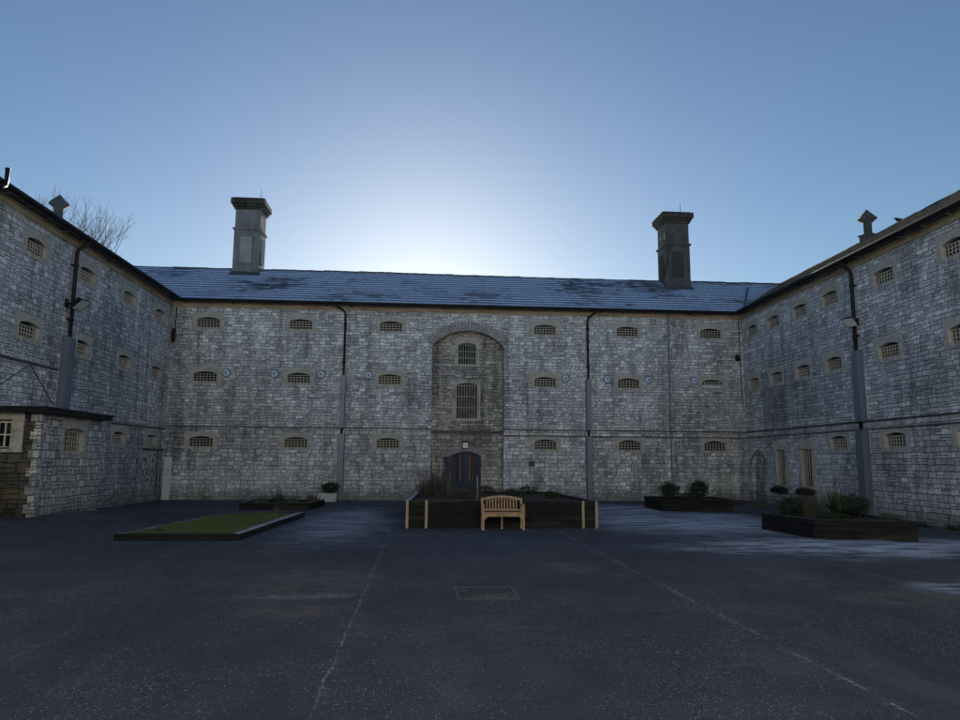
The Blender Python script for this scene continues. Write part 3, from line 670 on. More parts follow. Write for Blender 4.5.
for a, b in zip(lp, lp[1:]): w.quad((a[0], 0, a[1]), (a[0], .2, a[1]), (b[0], .2, b[1]), (b[0], 0, b[1]))
w.quad((0, 8, -.3), (LEN, 8, -.3), (LEN, 8, 8.95), (0, 8, 8.95)); w.quad((LEN, 0, -.3), (LEN, 8, -.3), (LEN, 8, 8.95), (LEN, 0, 8.95))
w.build('wall', 'stone_right', RW)
m = MB(); wall_face(m, .45, 1.80, -.3, 2.24, [], .19); m.box(.6, 1.7, .12, .185, .02, .95); m.build('blocked_doorway', 'stone_recess', RW)
voussoirs(RW, 0.0, .45, 1.80, 1.62, 2.24, .16, -.01, 13)
rw0 = cell_window(RW, 5, out=(.73, .37, .46)); rw0.location = (cols[0], 0, ROWZ[0])
for z in ROWZ:
    for i, u in enumerate(cols):
        if (z == ROWZ[0] and i == 0) or (z == ROWZ[2] and i < 3): continue
        dup(rw0, RW, (u, 0, z))
for a, b in tw: tall_window(RW, a, b, .86, 2.34, 2.36, (a - .20, b + .20, .78, 2.68), None, 5, 3, 0.0, lat='lattice')
eaves(RW, 0.0, LEN, .45, 0, dz=.004)
roof(RW, -4.0, LEN + .3, 'slate_dry')
m = MB(); m.box(.02, LEN, -.055, .02, 3.205, 3.255); m.box(.02, LEN, -.045, .02, 2.93, 2.975); m.build('string_course', 'lead', RW)
downpipe(RW, 9.38, 9.38, 5.68, .36, lw=.42, r=.065)

def ventilator(name, label, loc, rz):
    t = thing(name, label, 'roof ventilator', loc, rz, 'louvred roof ventilators')
    m = MB(); m.box(-.32, .32, -.32, .32, -1.0, .25, 0, .02); m.box(-.36, .36, -.36, .36, .25, .30); m.build('base_box', 'galv', t)
    m = MB(); m.lathe((0, 0, 0), [(.21, .30), (.21, .95), (.27, .98), (.27, 1.02)], 10)
    for k in range(4):
        a = PI / 4 + k * PI / 2; m.tube([(.26 * math.cos(a), .26 * math.sin(a), .98), (.34 * math.cos(a), .34 * math.sin(a), 1.24)], .02, 5)
    m.build('shaft', 'galv', t)
    m = MB(); m.lathe((0, 0, 0), [(.30, 1.02), (.48, 1.16), (.48, 1.20), (.02, 1.68)], 8, smooth=False); m.build('cowl', 'galv', t)
    return t

v1 = ventilator('roof_ventilator', 'small cowled metal ventilator on the right wing ridge with open louvres', (19.35, 28.45, 11.44), .3); v1.scale = (.84,) * 3
v2 = ventilator('roof_ventilator', 'small cowled metal ventilator on the left wing ridge in front of the bare tree', (-15.33, 30.0, 11.36), .2); v2.scale = (.84,) * 3

# ================================================================== LEFT WING
LW = thing('cell_wing', 'left hand stone cell wing partly hidden by the low flat roofed annex', 'building', (-11.3284, D, 0), PI / 2 - math.atan(.0069))
cols = [-11.3, -8.1, -4.67, -1.42]
holes = [whole(u, z) for u in cols for z in ROWZ[:2]] + [whole(u, ROWZ[2]) for u in cols[2:]]
w = MB(); wall_face(w, -LEN, -.01, -.3, 8.95, holes)
w.quad((-LEN, 8, -.3), (0, 8, -.3), (0, 8, 8.95), (-LEN, 8, 8.95)); w.quad((-LEN, 0, -.3), (-LEN, 8, -.3), (-LEN, 8, 8.95), (-LEN, 0, 8.95))
w.build('wall', 'stone_left', LW)
for z in ROWZ:
    for i, u in enumerate(cols):
        if z == ROWZ[2] and i < 2: continue
        dup(rw0, LW, (u, 0, z))
eaves(LW, -LEN, 0, 0, -.45, dz=.006)
roof(LW, -LEN - .3, 4.0, 'slate')
m = MB(); m.box(-5.4, -.02, -.055, .02, 3.06, 3.11); m.build('string_course', 'lead', LW)
m = MB(); m.box(-16, -9.5, -.05, .02, 4.50, 4.55); m.beam((-12.45, .0, 3.75), (-11.1, .0, 4.48), .03, .03); m.beam((-11.05, .0, 4.48), (-9.6, .0, 3.42), .03, .03)
m.build('old_roof_scar', 'lead', LW)
downpipe(LW, -9.15, -9.1, 5.62, .46, z_gap=(2.8, 2.7), foot=None, r=.062)
m = MB(); m.tube([(-8.62, -.05, 5.85), (-8.62, -.05, 5.0)], .05, 8); m.build('vent_stub', 'ashlar', LW)
m = MB(); m.tube([(-14.5, -.50, 8.72), (-14.15, -.52, 8.72), (-14.0, -.53, 8.80), (-13.97, -.53, 8.95), (-13.97, -.53, 9.28)], .055, 10); m.tube([(-13.97, -.53, 9.25), (-13.97, -.53, 9.29)], .065, 10)
m.build('soil_vent_pipe', 'black_iron', LW)
m = MB(); m.box(-2.15, -.5, -.022, .02, .45, 2.05); m.build('limewash_patch', 'peel', LW)
m = MB(); m.box(-2.3, -.15, -.10, .02, 2.16, 2.21); m.build('ledge', 'lead', LW)
m = MB(); m.box(-.72, -.66, -.06, -.025, .2, 2.15); m.build('conduit', 'lead', LW)

bd = MB(); bd.box(-.16, .16, -.04, .04, 0, 1.86, 0, .006)
b_ = bd.build('upright_board', 'white_paint'); b_.location = (-11.02, 32.42, .01); b_.rotation_euler = (R(-2), 0, .1)
tag(b_, 'whitewashed board standing upright in the left rear corner of the yard', 'board')

# ================================================================== REAR WING (unseen, added to bounce low sun onto the shaded walls)
RB_ = thing('cell_wing', 'tall pale stone wing added unseen behind the viewer to bounce sunlight into the yard', 'building', (0, -5.0, 0), PI)
w = MB(); uc = [-14 + 4.0 * i for i in range(8)]; rz = [2.56, 5.47, 7.95, 10.5, 13.0]
wall_face(w, -24.5, 20.5, -.3, 14.3, [whole(u, z) for u in uc for z in rz]); w.quad((-24.5, 8, -.3), (20.5, 8, -.3), (20.5, 8, 14.3), (-24.5, 8, 14.3))
for u in (-24.5, 20.5): w.quad((u, 0, -.3), (u, 8, -.3), (u, 8, 14.3), (u, 0, 14.3))
w.build('wall', 'stone_added_rear', RB_)
for z in rz:
    for u in uc: dup(rw0, RB_, (u, 0, z))
roof(RB_, -24.5, 20.5, 'slate', ze=14.28)

# ================================================================== ANNEX
AX = thing('flat_roofed_annex', 'low stone annex with a black flat roof against the left wing', 'annex', (-9.95, 19.6, 0))
w = MB(); wall_face(w, -1.6, -.0, -.3, 2.95, [(-1.42, -.72, 2.06, 2.76)], 0.0)
w.build('front_wall', 'stone_annex_front', AX, 'dark front wall with painted patches of reflected sun')
w = MB(); wall_face(w, .0, 3.65, -.3, 2.95, [(1.2, 2.5, 1.94, 2.68)], 0.0)
w.quad((3.65, 0, -.3), (3.65, 1.6, -.3), (3.65, 1.6, 2.95), (3.65, 0, 2.95))
w.v = [(-p[1], p[0], p[2]) for p in w.v]; w.build('side_wall', 'stone_annex', AX)
m = MB()
for i in range(13):
    z = -.1 + i * .235; d = .26 if i % 2 else .17
    m.box(-(.43 - d), .012, -.012, d, z, z + .222, 0, .01)
m.build('quoins', 'stone_left', AX)
m = MB(); m.box(-1.55, .26, -.30, 3.72, 2.955, 3.10, 0, .012); m.box(-1.55, .30, -.34, 3.74, 3.07, 3.12); m.build('roof_slab', 'black_iron', AX)
m = MB(); arch_frame(m, (-.605, .605, -.33, .25, .34), (-.72, .72, -.43, .55), -.015, .25)
m.box(-.09, .09, -.04, -.016, .36, .60)
f = m.build('window', 'ashlar', AX, 'wider side window under a stone arch'); f.location = (0, 1.85, 2.30); f.rotation_euler = (0, 0, PI / 2)
l = MB(); lattice(l, -.59, .59, -.32, .24, 8, 4, .12, .026, arch_pts(-.605, .605, .25, .34)); l.build('lattice', 'lattice', f)
g = MB(); g.quad((-.61, .22, -.34), (.61, .22, -.34), (.61, .22, .35), (-.61, .22, .35)); g.build('pane', 'glass', f)
m = MB()
for a in ((-1.6, -1.43, 2.0, 2.8), (-.715, -.42, 2.02, 2.78)): m.box(a[0], a[1], -.015, .12, a[2], a[3])
m.box(-1.6, -.42, -.02, .1, 2.785, 2.95); m.box(-1.6, -.4, -.06, .12, 1.93, 2.015)
f = m.build('window', 'ashlar', AX, 'white barred front window')
l = MB(); lattice(l, -1.40, -.74, 2.06, 2.72, 4, 2, .06, .035); l.build('lattice', 'frame_white', f)
g = MB(); g.quad((-1.43, .14, 2.0), (-.7, .14, 2.0), (-.7, .14, 2.8), (-1.43, .14, 2.8)); g.build('pane', 'glass', f)

# ================================================================== FITTINGS
def floodlight(loc, rz, label):
    t = thing('floodlight', label, 'floodlight', loc, rz, 'wall floodlights')
    m = MB(); m.tube([(0, 0, -.05), (0, -.22, .0), (0, -.42, .02)], .028, 8); m.box(-.07, .07, -.01, .03, -.15, .1); m.build('bracket', 'black_iron', t)
    m = MB(); m.add([(-.22, -.30, -.22), (.22, -.30, -.22), (.22, -.62, .04), (-.22, -.62, .04), (-.15, -.20, -.10), (.15, -.20, -.10), (.15, -.44, .12), (-.15, -.44, .12)],
                    [[4, 5, 6, 7], [0, 1, 5, 4], [1, 2, 6, 5], [2, 3, 7, 6], [3, 0, 4, 7]]); m.build('housing', 'black_iron', t)
    m = MB(); m.quad((-.19, -.322, -.212), (.19, -.322, -.212), (.19, -.61, .022), (-.19, -.61, .022)); m.build('lens', 'lens', t)
    return t
floodlight((15.13, 23.2, 6.72), -PI / 2 + .5, 'black floodlight beside the downpipe on the right wing').scale = (1.0,) * 3
floodlight((-11.36, 23.25, 6.72), PI / 2 - .2, 'black floodlight beside the downpipe on the left wing').scale = (1.1,) * 3
t = thing('security_camera', 'small black security camera high in the right rear corner', 'camera', (15.05, D - .02, 6.72))
m = MB(); m.box(-.05, .05, -.12, .0, .12, .2); m.lathe((0, -.14, 0), [(.02, -.14), (.10, -.09), (.13, .0), (.13, .12), (.05, .14)], 12); m.build('housing', 'black_iron', t)
t = thing('bulkhead_lamp', 'square white bulkhead lamp above the blue gates', 'wall lamp', (2.07, D + RD, 2.34))
m = MB(); m.box(-.16, .16, -.09, 0, 0, .32, 0, .012); m.box(-.19, .19, -.13, 0, .32, .35); m.build('housing', 'black_iron', t)
m = MB(); m.box(-.125, .125, -.112, -.091, .035, .285, 0, .006); m.build('diffuser', 'lens', t)
t = thing('wall_lamp', 'tiny white globe lamp beside the blocked doorway', 'wall lamp', (15.35, 30.83, 1.97))
m = MB(); m.tube([(0, 0, 0), (-.1, 0, .02)], .015, 6); m.build('arm', 'black_iron', t)
m = MB(); m.lathe((-.12, 0, -.02), [(.01, -.05), (.045, -.03), (.055, 0), (.045, .03), (.01, .05)], 12); m.build('globe', 'lens', t)
m = MB(); m.lathe((5.18, 0, 4.15), [(.07, 0), (.07, -.05), (.03, -.07)], 12, axis='y'); m.build('sensor', 'lens', B)

def leaves(mb, c, rx, rz, n, size, rn, up=.0, ry=None, shape=None, aspect=.55):
    ry = ry or rx
    for i in range(n):
        while True:
            p = Vector((rn.uniform(-1, 1), rn.uniform(-1, 1), rn.uniform(-1, 1)))
            if .25 < p.length < 1: break
        p = p.normalized() * (p.length ** .45)
        k = 1 + .22 * math.sin(5 * math.atan2(p.y, p.x) + c[0] * 7) + .18 * math.sin(7 * p.z + c[1] * 5)
        q = Vector((c[0] + p.x * rx * k, c[1] + p.y * ry * k, c[2] + p.z * rz * k))
        if q.z < .03: continue
        d = (p + Vector((rn.gauss(0, .6), rn.gauss(0, .6), rn.gauss(up, .6)))).normalized()
        a = d.orthogonal().normalized(); a = (a * math.cos(i) + d.cross(a) * math.sin(i)) * size * aspect * .5
        L = size * rn.uniform(.7, 1.3); e = q + d * L; mid = q + d * L * .5 + Vector((0, 0, .1 * L))
        mb.add([q, mid + a, e, mid - a], [[0, 1, 2], [0, 2, 3]])
def shrub(name, label, c, rx, rz, n, size, mat='leaf', seed=1, stems=9, cat='shrub', group=None, base=None):
    rn = random.Random(seed); t = thing(name, label, cat, (c[0], c[1], base if base is not None else c[2] - rz), 0, group); b = t.location.copy()
    L = Vector(c) - b
    m = MB()
    for k in range(3): 
        leaves(m, (L.x + rn.uniform(-.25, .25) * rx, L.y + rn.uniform(-.25, .25) * rx, L.z + rn.uniform(-.1, .12) * rz), rx * .8, rz * .85, n // 3, size, rn)
    m.build('foliage', mat, t)
    m = MB()
    for k in range(stems):
        a = rn.uniform(0, 2 * PI); r = rn.uniform(.1, .85)
        m.tube([(0, 0, -.05), (rx * r * .4 * math.cos(a), rx * r * .4 * math.sin(a), L.z * .5), (rx * r * math.cos(a), rx * r * math.sin(a), L.z + rz * rn.uniform(-.2, .6))], [.014, .01, .004], 5)
    m.build('stems', 'bark', t); return t
def blades(mb, cx, cy, cz, n, L, w, rn, spread=1.0, droop=.5, rb=.06):
    for i in range(n):
        a = rn.uniform(0, 2 * PI); e = rn.uniform(.12, 1.0) * spread; l = L * rn.uniform(.6, 1.1)
        d = Vector((math.cos(a) * math.sin(e), math.sin(a) * math.sin(e), math.cos(e))); s = Vector((-math.sin(a), math.cos(a), 0)) * w / 2
        p0 = Vector((cx + rn.uniform(-rb, rb), cy + rn.uniform(-rb, rb), cz)); pts = []
        for k in range(5):
            t = k / 4; pts.append(p0 + d * l * t - Vector((0, 0, droop * l * t * t * math.sin(e) * .6)))
        vs = []
        for k, p in enumerate(pts):
            ww = (1, 1.1, .9, .6, .05)[k]; vs += [p - s * ww, p + s * ww]
        mb.add(vs, [[2 * k, 2 * k + 1, 2 * k + 3, 2 * k + 2] for k in range(4)])

def planter(name, label, cat, pts, h, top='mossy_timber', courses=4, soil='soil', thick=.11, group=None, tops=None, soil_d=.07, step=.0, hs=None):
    cx = sum(p[0] for p in pts) / len(pts); cy = sum(p[1] for p in pts) / len(pts)
    t = thing(name, label, cat, (cx, cy, 0), 0, group); P = [Vector((p[0] - cx, p[1] - cy)) for p in pts]; n = len(P)
    inner = []
    for i in range(n):
        a = (P[i] - P[i - 1]).normalized(); b = (P[(i + 1) % n] - P[i]).normalized(); na = Vector((-a.y, a.x)); nb = Vector((-b.y, b.x))
        k = (na + nb); inner.append(P[i] + k * thick / (k.length_squared / 2) * 1.0 if k.length > .2 else P[i])
    rn = random.Random(len(pts) + int(cx * 10))
    for i in range(n):
        j = (i + 1) % n; m = MB(); ch = h / courses; dv = (P[j] - P[i]).normalized(); nv = Vector((dv.y, -dv.x))
        for c in range(courses):
            o = nv * rn.uniform(-.012, .006); z0 = c * ch + (.004 if c else -.1); z1 = (c + 1) * ch - .006 + (rn.uniform(-.004, .004) if c < courses - 1 else 0)
            A_, B_, C_, D_ = P[i] + o, P[j] + o, inner[j], inner[i]
            m.add([(q.x, q.y, z) for z in (z0, z1) for q in (A_, B_, C_, D_)], [[0, 1, 5, 4], [1, 2, 6, 5], [2, 3, 7, 6], [3, 0, 4, 7]], 0)
            m.add([(q.x, q.y, z1) for q in (A_, B_, C_, D_)], [[0, 1, 2, 3]], 1 if c == courses - 1 else 0)
        m.build('sleeper_side', ['sleeper', (tops or {}).get(i, top)], t)
    m = MB(); x0 = min(p.x for p in P); x1 = max(p.x for p in P); y0 = min(p.y for p in P); y1 = max(p.y for p in P)
    c0 = Vector((sum(p.x for p in inner) / n, sum(p.y for p in inner) / n)); rings = []; K = 7; S = 10
    vs = [(c0.x, c0.y, h - soil_d + step)]
    for k in range(1, K + 1):
        f = k / K
        for i in range(n):
            for q in range(S):
                p = inner[i].lerp(inner[(i + 1) % n], q / S); p = c0.lerp(p, f); vs.append((p.x, p.y, h - soil_d + step * (1 - f * f) + (rn.uniform(-.02, .02) if k < K else 0)))
    W = n * S; fs = [[0, 1 + i, 1 + (i + 1) % W] for i in range(W)]
    for k in range(K - 1):
        for i in range(W): a = 1 + k * W + i; b = 1 + k * W + (i + 1) % W; fs.append([a, a + W, b + W, b])
    m.add(vs, fs, 0, True); m.build('soil', soil, t)
    return t, P

# central planter behind the bench
ct, _ = planter('raised_planter', 'large black sleeper planter with pale timber posts behind the bench', 'planter', [(-.36, 19.5), (4.87, 19.5), (4.62, 25.4), (-.08, 25.0)], .735, courses=4, tops={3: 'frosty_timber'}, step=.06)
for x in (-.32, .19, 4.46, 4.83):
    m = MB(); m.box(x - ct.location.x - .035, x - ct.location.x + .035, 19.5 - ct.location.y - .075, 19.5 - ct.location.y - .014, -.02, .73 + (.012 if abs(x) < 1 else .0), 0, .006); m.build('post', 'post', ct)
rn = random.Random(5)
def stemplant(name, label, c, n, L, mat, seed, cat='plant', spread=.7, w=.012, rb=.2, droop=.3, group=None):
    t = thing(name, label, cat, c, 0, group); r = random.Random(seed)
    m = MB(); blades(m, 0, 0, -.03, n, L, w, r, spread, droop, rb); m.build('stems', mat, t)
    m = MB(); blades(m, 0, 0, -.03, max(6, n // 5), L * .55, w * 1.8, r, spread, droop, rb * .8); m.build('leaves', 'leaf_grey', t)
    return t
stemplant('dry_shrub', 'tangle of dry twiggy stems in the left rear of the central planter', (.45, 22.6, .72), 420, 1.0, 'straw', 21, 'shrub', .8, .011, .45)
shrub('low_shrub', 'low grey green cushion shrub just left of the thin stake', (1.35, 21.4, .82), .42, .16, 900, .05, 'leaf_grey', 22, group=None, base=.72)
m = MB(); m.tube([(0, 0, 0), (.01, 0, .38), (.0, .01, .72)], [.014, .012, .012], 6); s = m.build('garden_stake', 'post'); s.location = (1.62, 20.3, .66)
tag(s, 'thin wooden stake standing in the central planter left of the bench', 'stake')
spots = [(2.9, 22.5, .30, 'dark low weed clump behind the left end of the bench back'), (3.6, 23.9, .36, 'dark leafy weed clump in the right rear of the central planter'), (2.2, 24.2, .38, 'dark weed clump at the foot of the blue gates'), (3.95, 21.5, .22, 'small weed tuft near the right side board of the central planter')]
for i, (x, y, r, lb) in enumerate(spots): shrub('weed_clump', lb, (x, y, .74 + r * .2), r, r * .45, 650, .05, 'leaf', 30 + i, base=.7, cat='weeds', group='weed clumps in the central planter')

# right planter
pr, _ = planter('raised_planter', 'long low black sleeper planter with the spiky yucca by the right wing', 'planter', [(9.33, 19.1), (9.50, 16.78), (11.72, 16.2), (12.15, 19.2)], .46, courses=3, step=.05)
shrub('bushy_shrub', 'dark small leaved shrub at the left end of the yucca planter', (9.80, 18.3, .64), .46, .33, 3200, .05, 'leaf', 41, base=.4)
stemplant('dry_shrub', 'reddish dry stemmed shrub between the left shrub and the yucca', (10.05, 17.9, .42), 320, .72, 'straw', 42, 'shrub', .7, .010, .22)
shrub('bushy_shrub', 'dark evergreen shrub right of the yucca below the pipe casing', (11.22, 17.8, .68), .42, .36, 3000, .05, 'leaf', 43, base=.4)
shrub('low_shrub', 'low green ground shrub at the right end of the yucca planter', (11.55, 16.9, .48), .26, .10, 700, .04, 'leaf_grey', 44, base=.4)
shrub('low_shrub', 'dark creeping shrub under the front of the yucca', (10.3, 17.1, .47), .42, .13, 1200, .045, 'leaf', 45, base=.4)
yt = thing('yucca', 'spiky yucca with long sword leaves in the right planter', 'yucca', (10.5, 17.4, .44))
m = MB(); r = random.Random(9); blades(m, 0, 0, .08, 190, .76, .036, r, 1.3, .3, .06); m.build('leaves', 'yucca', yt)
m = MB(); m.tube([(0, 0, -.05), (0, 0, .14)], [.07, .05], 8); m.build('trunk', 'bark', yt)
m = MB(); m.tube([(.02, .0, .1), (.0, .02, .6), (-.04, .02, 1.02)], [.012, .009, .004], 5); leaves(m, (-.03, .02, .88), .05, .16, 60, .03, r); m.build('flower_spike', 'straw', yt)

# middle right planter
planter('raised_planter', 'low black sleeper planter with two round clipped bushes by the back wall', 'planter', [(8.97, 28.25), (8.95, 26.1), (11.45, 25.6), (11.7, 28.0)], .45, courses=3, top='sleeper', step=.04)
shrub('clipped_bush', 'left and smaller of the two rounded dark bushes by the back wall', (9.62, 27.1, .76), .33, .30, 2400, .055, 'leaf', 51, base=.4)
shrub('clipped_bush', 'right and larger of the two rounded dark bushes by the back wall', (10.62, 26.9, .80), .38, .33, 2800, .055, 'leaf', 52, base=.4)
shrub('low_shrub', 'low dark shrub filling the gap between the two rounded bushes', (10.1, 26.7, .52), .3, .14, 700, .05, 'leaf', 53, base=.4)

# low grass bed left
bed, _ = planter('timber_edged_bed', 'flat grass bed edged with low dark timber on the left of the yard', 'garden bed', [(-6.68, 16.6), (-3.98, 16.58), (-3.62, 23.4), (-5.98, 22.95)], .15, top='sleeper', courses=1, thick=.2, soil='moss', soil_d=.03, tops={1: 'frosty_timber', 3: 'mossy_timber'}, step=.0)
m = MB(); r = random.Random(61)
for i in range(17000):
    f = r.random(); y = 16.85 + f * 6.0; x0 = -6.45 + .62 * f; x1 = -4.2 + .34 * f
    x = r.uniform(x0, x1); q = math.sin(x * 3.1 + y * 1.3) + math.sin(y * 2.2 - x * 1.7)
    if q < -1.25 and r.random() < .7: continue
    l = r.uniform(.02, .055) * (1.25 + .35 * q * .5); a = r.uniform(0, 6.28); w_ = .006 + .004 * r.random(); dx, dy = math.cos(a), math.sin(a); t_ = r.uniform(.1, .8) * l
    m.add([(x - dy * w_, y + dx * w_, .11), (x + dy * w_, y - dx * w_, .11), (x + dx * t_, y + dy * t_, .12 + l)], [[0, 1, 2]])
tag(m.build('grass', 'grass'), 'short winter grass filling the timber edged bed', 'grass', kind='stuff')
for i, (x, y, L, lb) in enumerate([(-4.35, 22.6, .42, 'dry weed sprouting at the far right corner of the grass bed'), (-6.0, 17.4, .14, 'dark weed tuft at the near left corner of the grass bed')]):
    stemplant('weed', lb, (x, y, .12), 40, L, 'straw' if i == 0 else 'leaf', 62 + i, 'weed', .5, .012, .08)
# rear left planter
planter('raised_planter', 'low dark timber planter of straggly weeds against the back wall on the left', 'planter', [(-6.4, 26.4), (-3.95, 26.4), (-3.72, 28.9), (-6.5, 28.9)], .25, courses=2, step=.03)
for i, (x, y, L, n, mt, lb) in enumerate([(-5.9, 27.6, .38, 90, 'grass', 'clump of green grassy weed at the left of the rear left planter'), (-5.35, 28.2, .45, 110, 'leaf', 'tall dark weed clump in the middle of the rear left planter'),
        (-4.75, 27.7, .36, 80, 'grass', 'grassy weed right of the tall dark clump in the rear left planter'), (-4.1, 28.3, .4, 70, 'straw', 'dry stemmed weed at the right end of the rear left planter')]):
    stemplant('weed', lb, (x, y, .22), n, L, mt, 70 + i, 'weed', .8, .016, .22)
tr = thing('stone_trough', 'pale stone trough at the foot of the left downpipe', 'trough', (-4.02, 31.75, 0))
m = MB(); m.add([(-.42, -.22, 0), (.42, -.22, 0), (.42, .22, 0), (-.42, .22, 0), (-.34, -.2, .36), (.46, -.2, .36), (.46, .22, .36), (-.34, .22, .36), (-.27, -.13, .36), (.39, -.13, .36), (.39, .15, .36), (-.27, .15, .36), (-.27, -.13, .26), (.39, -.13, .26), (.39, .15, .26), (-.27, .15, .26)],
    [[0, 1, 5, 4], [1, 2, 6, 5], [2, 3, 7, 6], [3, 0, 4, 7], [4, 5, 9, 8], [5, 6, 10, 9], [6, 7, 11, 10], [7, 4, 8, 11], [8, 9, 13, 12], [9, 10, 14, 13], [10, 11, 15, 14], [11, 8, 12, 15]]); m.build('basin', 'trough', tr)
m = MB(); m.quad((-.28, -.14, .3), (.4, -.14, .3), (.4, .16, .3), (-.28, .16, .3)); m.build('soil', 'soil', tr)
shrub('trough_shrub', 'dark leafy shrub growing in the pale stone trough', (-3.9, 31.8, .58), .42, .24, 1500, .06, 'leaf', 81, base=.3)
# window boxes
for i, ((ua, ub), lb) in enumerate(zip(((2.72, 3.86), (4.9, 5.95)), ('dark flower box under the left of the two tall barred windows', 'dark flower box under the right of the two tall barred windows'))):
    u = (ua + ub) / 2; hw = (ub - ua) / 2; L = .0249
    t = thing('flower_box', lb, 'flower box', (15.396 - L * u - .16, D - u, .56), -(PI / 2 + math.atan(L)), 'flower boxes')
    m = MB(); m.box(-hw, hw, -.12, .12, 0, .17, 0, .01); m.box(-hw + .02, hw - .02, -.11, .11, .17, .175); m.build('trough', 'sleeper', t)
    m = MB(); leaves(m, (0, 0, .2), hw * .95, .07, 420, .05, random.Random(90 + i), ry=.12); m.build('plants', 'leaf' if i else 'leaf', t)
m = MB(); m.box(-1.6, 1.6, -.55, .55, -.05, .10, 0, .02); s = m.build('low_plinth', 'cap'); s.location = (14.2, 30.9, 0); s.rotation_euler = (0, 0, -PI / 2 - .02)
tag(s, 'low mossy dark plinth on the ground under the blocked doorway', 'plinth')
for i, (x, y, s_, lb) in enumerate([(13.6, 19.8, .3, 'ragged dark weed tuft at the foot of the right wing wall behind the yucca planter'), (14.75, 18.9, .28, 'weed tuft at the foot of the right wing wall near the edge of the photo')]):
    stemplant('wall_weed', lb, (x + (0.95 if i == 0 else 0), y, 0), 60, s_, 'leaf', 95 + i, 'weed', 1.1, .02, .15)

m = MB(); r = random.Random(140)
for i in range(2600):
    k = r.random()
    if k < .55: x, y = r.uniform(-11, 15.2), 32.55 - abs(r.gauss(0, .22))
    elif k < .8: y = r.uniform(16, 32); x = 15.3 - .0249 * (D - y) - .05 - abs(r.gauss(0, .25))
    else: y = r.uniform(23.5, 32); x = -11.25 + abs(r.gauss(0, .25))
    l = r.uniform(.015, .05); a = r.uniform(0, 6.28); dx, dy = math.cos(a) * l, math.sin(a) * l; z = gz(x, y) + .004
    m.add([(x - dx, y - dy, z), (x + dy * .5, y - dx * .5, z + r.uniform(0, .015)), (x + dx, y + dy, z + r.uniform(0, .02)), (x - dy * .5, y + dx * .5, z + r.uniform(0, .015))], [[0, 1, 2, 3]])
tag(m.build('leaf_litter', 'straw'), 'scattered dead leaves and grit gathered along the foot of the walls', 'leaf litter', kind='stuff')

# drain cover
t = thing('drain_cover', 'square iron access cover let into the tarmac', 'drain cover', (.93, 10.05, .0))
m = MB()
for a in ((-.42, .42, -.47, -.43), (-.42, .42, .43, .47), (-.42, -.38, -.43, .43), (.38, .42, -.43, .43)): m.box(a[0], a[1], a[2], a[3], -.02, .012)
m.build('frame', 'lead', t)
m = MB(); m.box(-.37, .37, -.42, .42, -.02, .004)
for i in range(7): m.box(-.33, .33, -.37 + i * .115, -.32 + i * .115, .004, .011)
m.build('lid', 'asphalt', t)

# bird on the ridge
t = thing('bird', 'small dark bird perched on the right wing ridge', 'bird', (19.35, 26.4, 11.50), 2.2)
m = MB(); m.tube([(-.22, 0, .10), (-.12, 0, .13), (0, 0, .16), (.09, 0, .21), (.13, 0, .27), (.17, 0, .27), (.22, 0, .26)], [.02, .055, .085, .07, .045, .03, .006], 10)
m.tube([(0, .02, .12), (0, .02, 0)], .008, 5); m.tube([(0, -.02, .12), (0, -.02, 0)], .008, 5); m.build('body', 'feather', t)

# ================================================================== BENCH
bn = thing('garden_bench', 'honey coloured slatted wooden bench with arms in front of the central planter', 'bench', (2.215, 19.15, 0))
def legb(x, y, h, mat='teak', w=.06):
    m = MB(); m.box(x - w / 2, x + w / 2, y - .03, y + .03, .035, h, 0, .006); m.box(x - w / 2, x + w / 2, y - .03, y + .03, 0, .034, 1, .004); m.build('leg', [mat, 'pale_end'], bn)
for x in (-.535, .535): legb(x, -.19, .64)
def rear(x, top):
    m = MB(); m.beam((x, .22, 0), (x, .22, .44), .055, .06); m.beam((x, .22, .44), (x, .29, top), .055, .05); m.build('leg', 'teak', bn)
for x in (-.53, .53): rear(x, .80)
legb(.0, .2, .38, w=.05)
m = MB()
for i in range(7): m.box(-.565, .565, -.225 + i * .062, -.225 + i * .062 + .048, .425, .447, 0, .004)
m.build('seat', 'teak', bn)
m = MB(); m.box(-.505, .505, -.205, -.18, .345, .42, 0, .004); m.box(-.50, .50, .2, .22, .35, .42)
for sx in (-1, 1):
    m.add([(sx * .505, -.204, .345), (sx * .505, -.204, .25), (sx * .42, -.204, .345), (sx * .505, -.182, .345), (sx * .505, -.182, .25), (sx * .42, -.182, .345)], [[0, 1, 2], [3, 5, 4], [1, 4, 5, 2]])
    m.box(min(sx * .52, sx * .55), max(sx * .52, sx * .55), -.16, .19, .35, .42)
m.build('apron', 'teak', bn)
for sx in (-1, 1):
    m = MB(); m.box(sx * .535 - .035, sx * .535 + .035, -.235, .24, .64, .668, 0, .008); m.build('armrest', 'teak', bn)
m = MB(); yb = lambda z: .22 + (z - .44) * .194 - .0
pt = [(-.53 + 1.06 * i / 12, .79 + .085 * math.sin(PI * i / 12) ** .8) for i in range(13)]
for a, b in zip(pt, pt[1:]):
    y = yb(.8); m.add([(a[0], y - .018, a[1] - .055), (b[0], y - .018, b[1] - .055), (b[0], y - .018, b[1]), (a[0], y - .018, a[1]), (a[0], y + .018, a[1] - .055), (b[0], y + .018, b[1] - .055), (b[0], y + .018, b[1]), (a[0], y + .018, a[1])],
                      [[0, 1, 2, 3], [7, 6, 5, 4], [3, 2, 6, 7], [0, 4, 5, 1]])
m.box(-.50, .50, yb(.5) - .015, yb(.5) + .015, .475, .52)
for i in range(11):
    x = -.40 + i * .08; zt = .75 + .06
    m.beam((x, yb(.52), .515), (x, yb(.8), zt), .034, .014)
m.build('backrest', 'teak', bn)

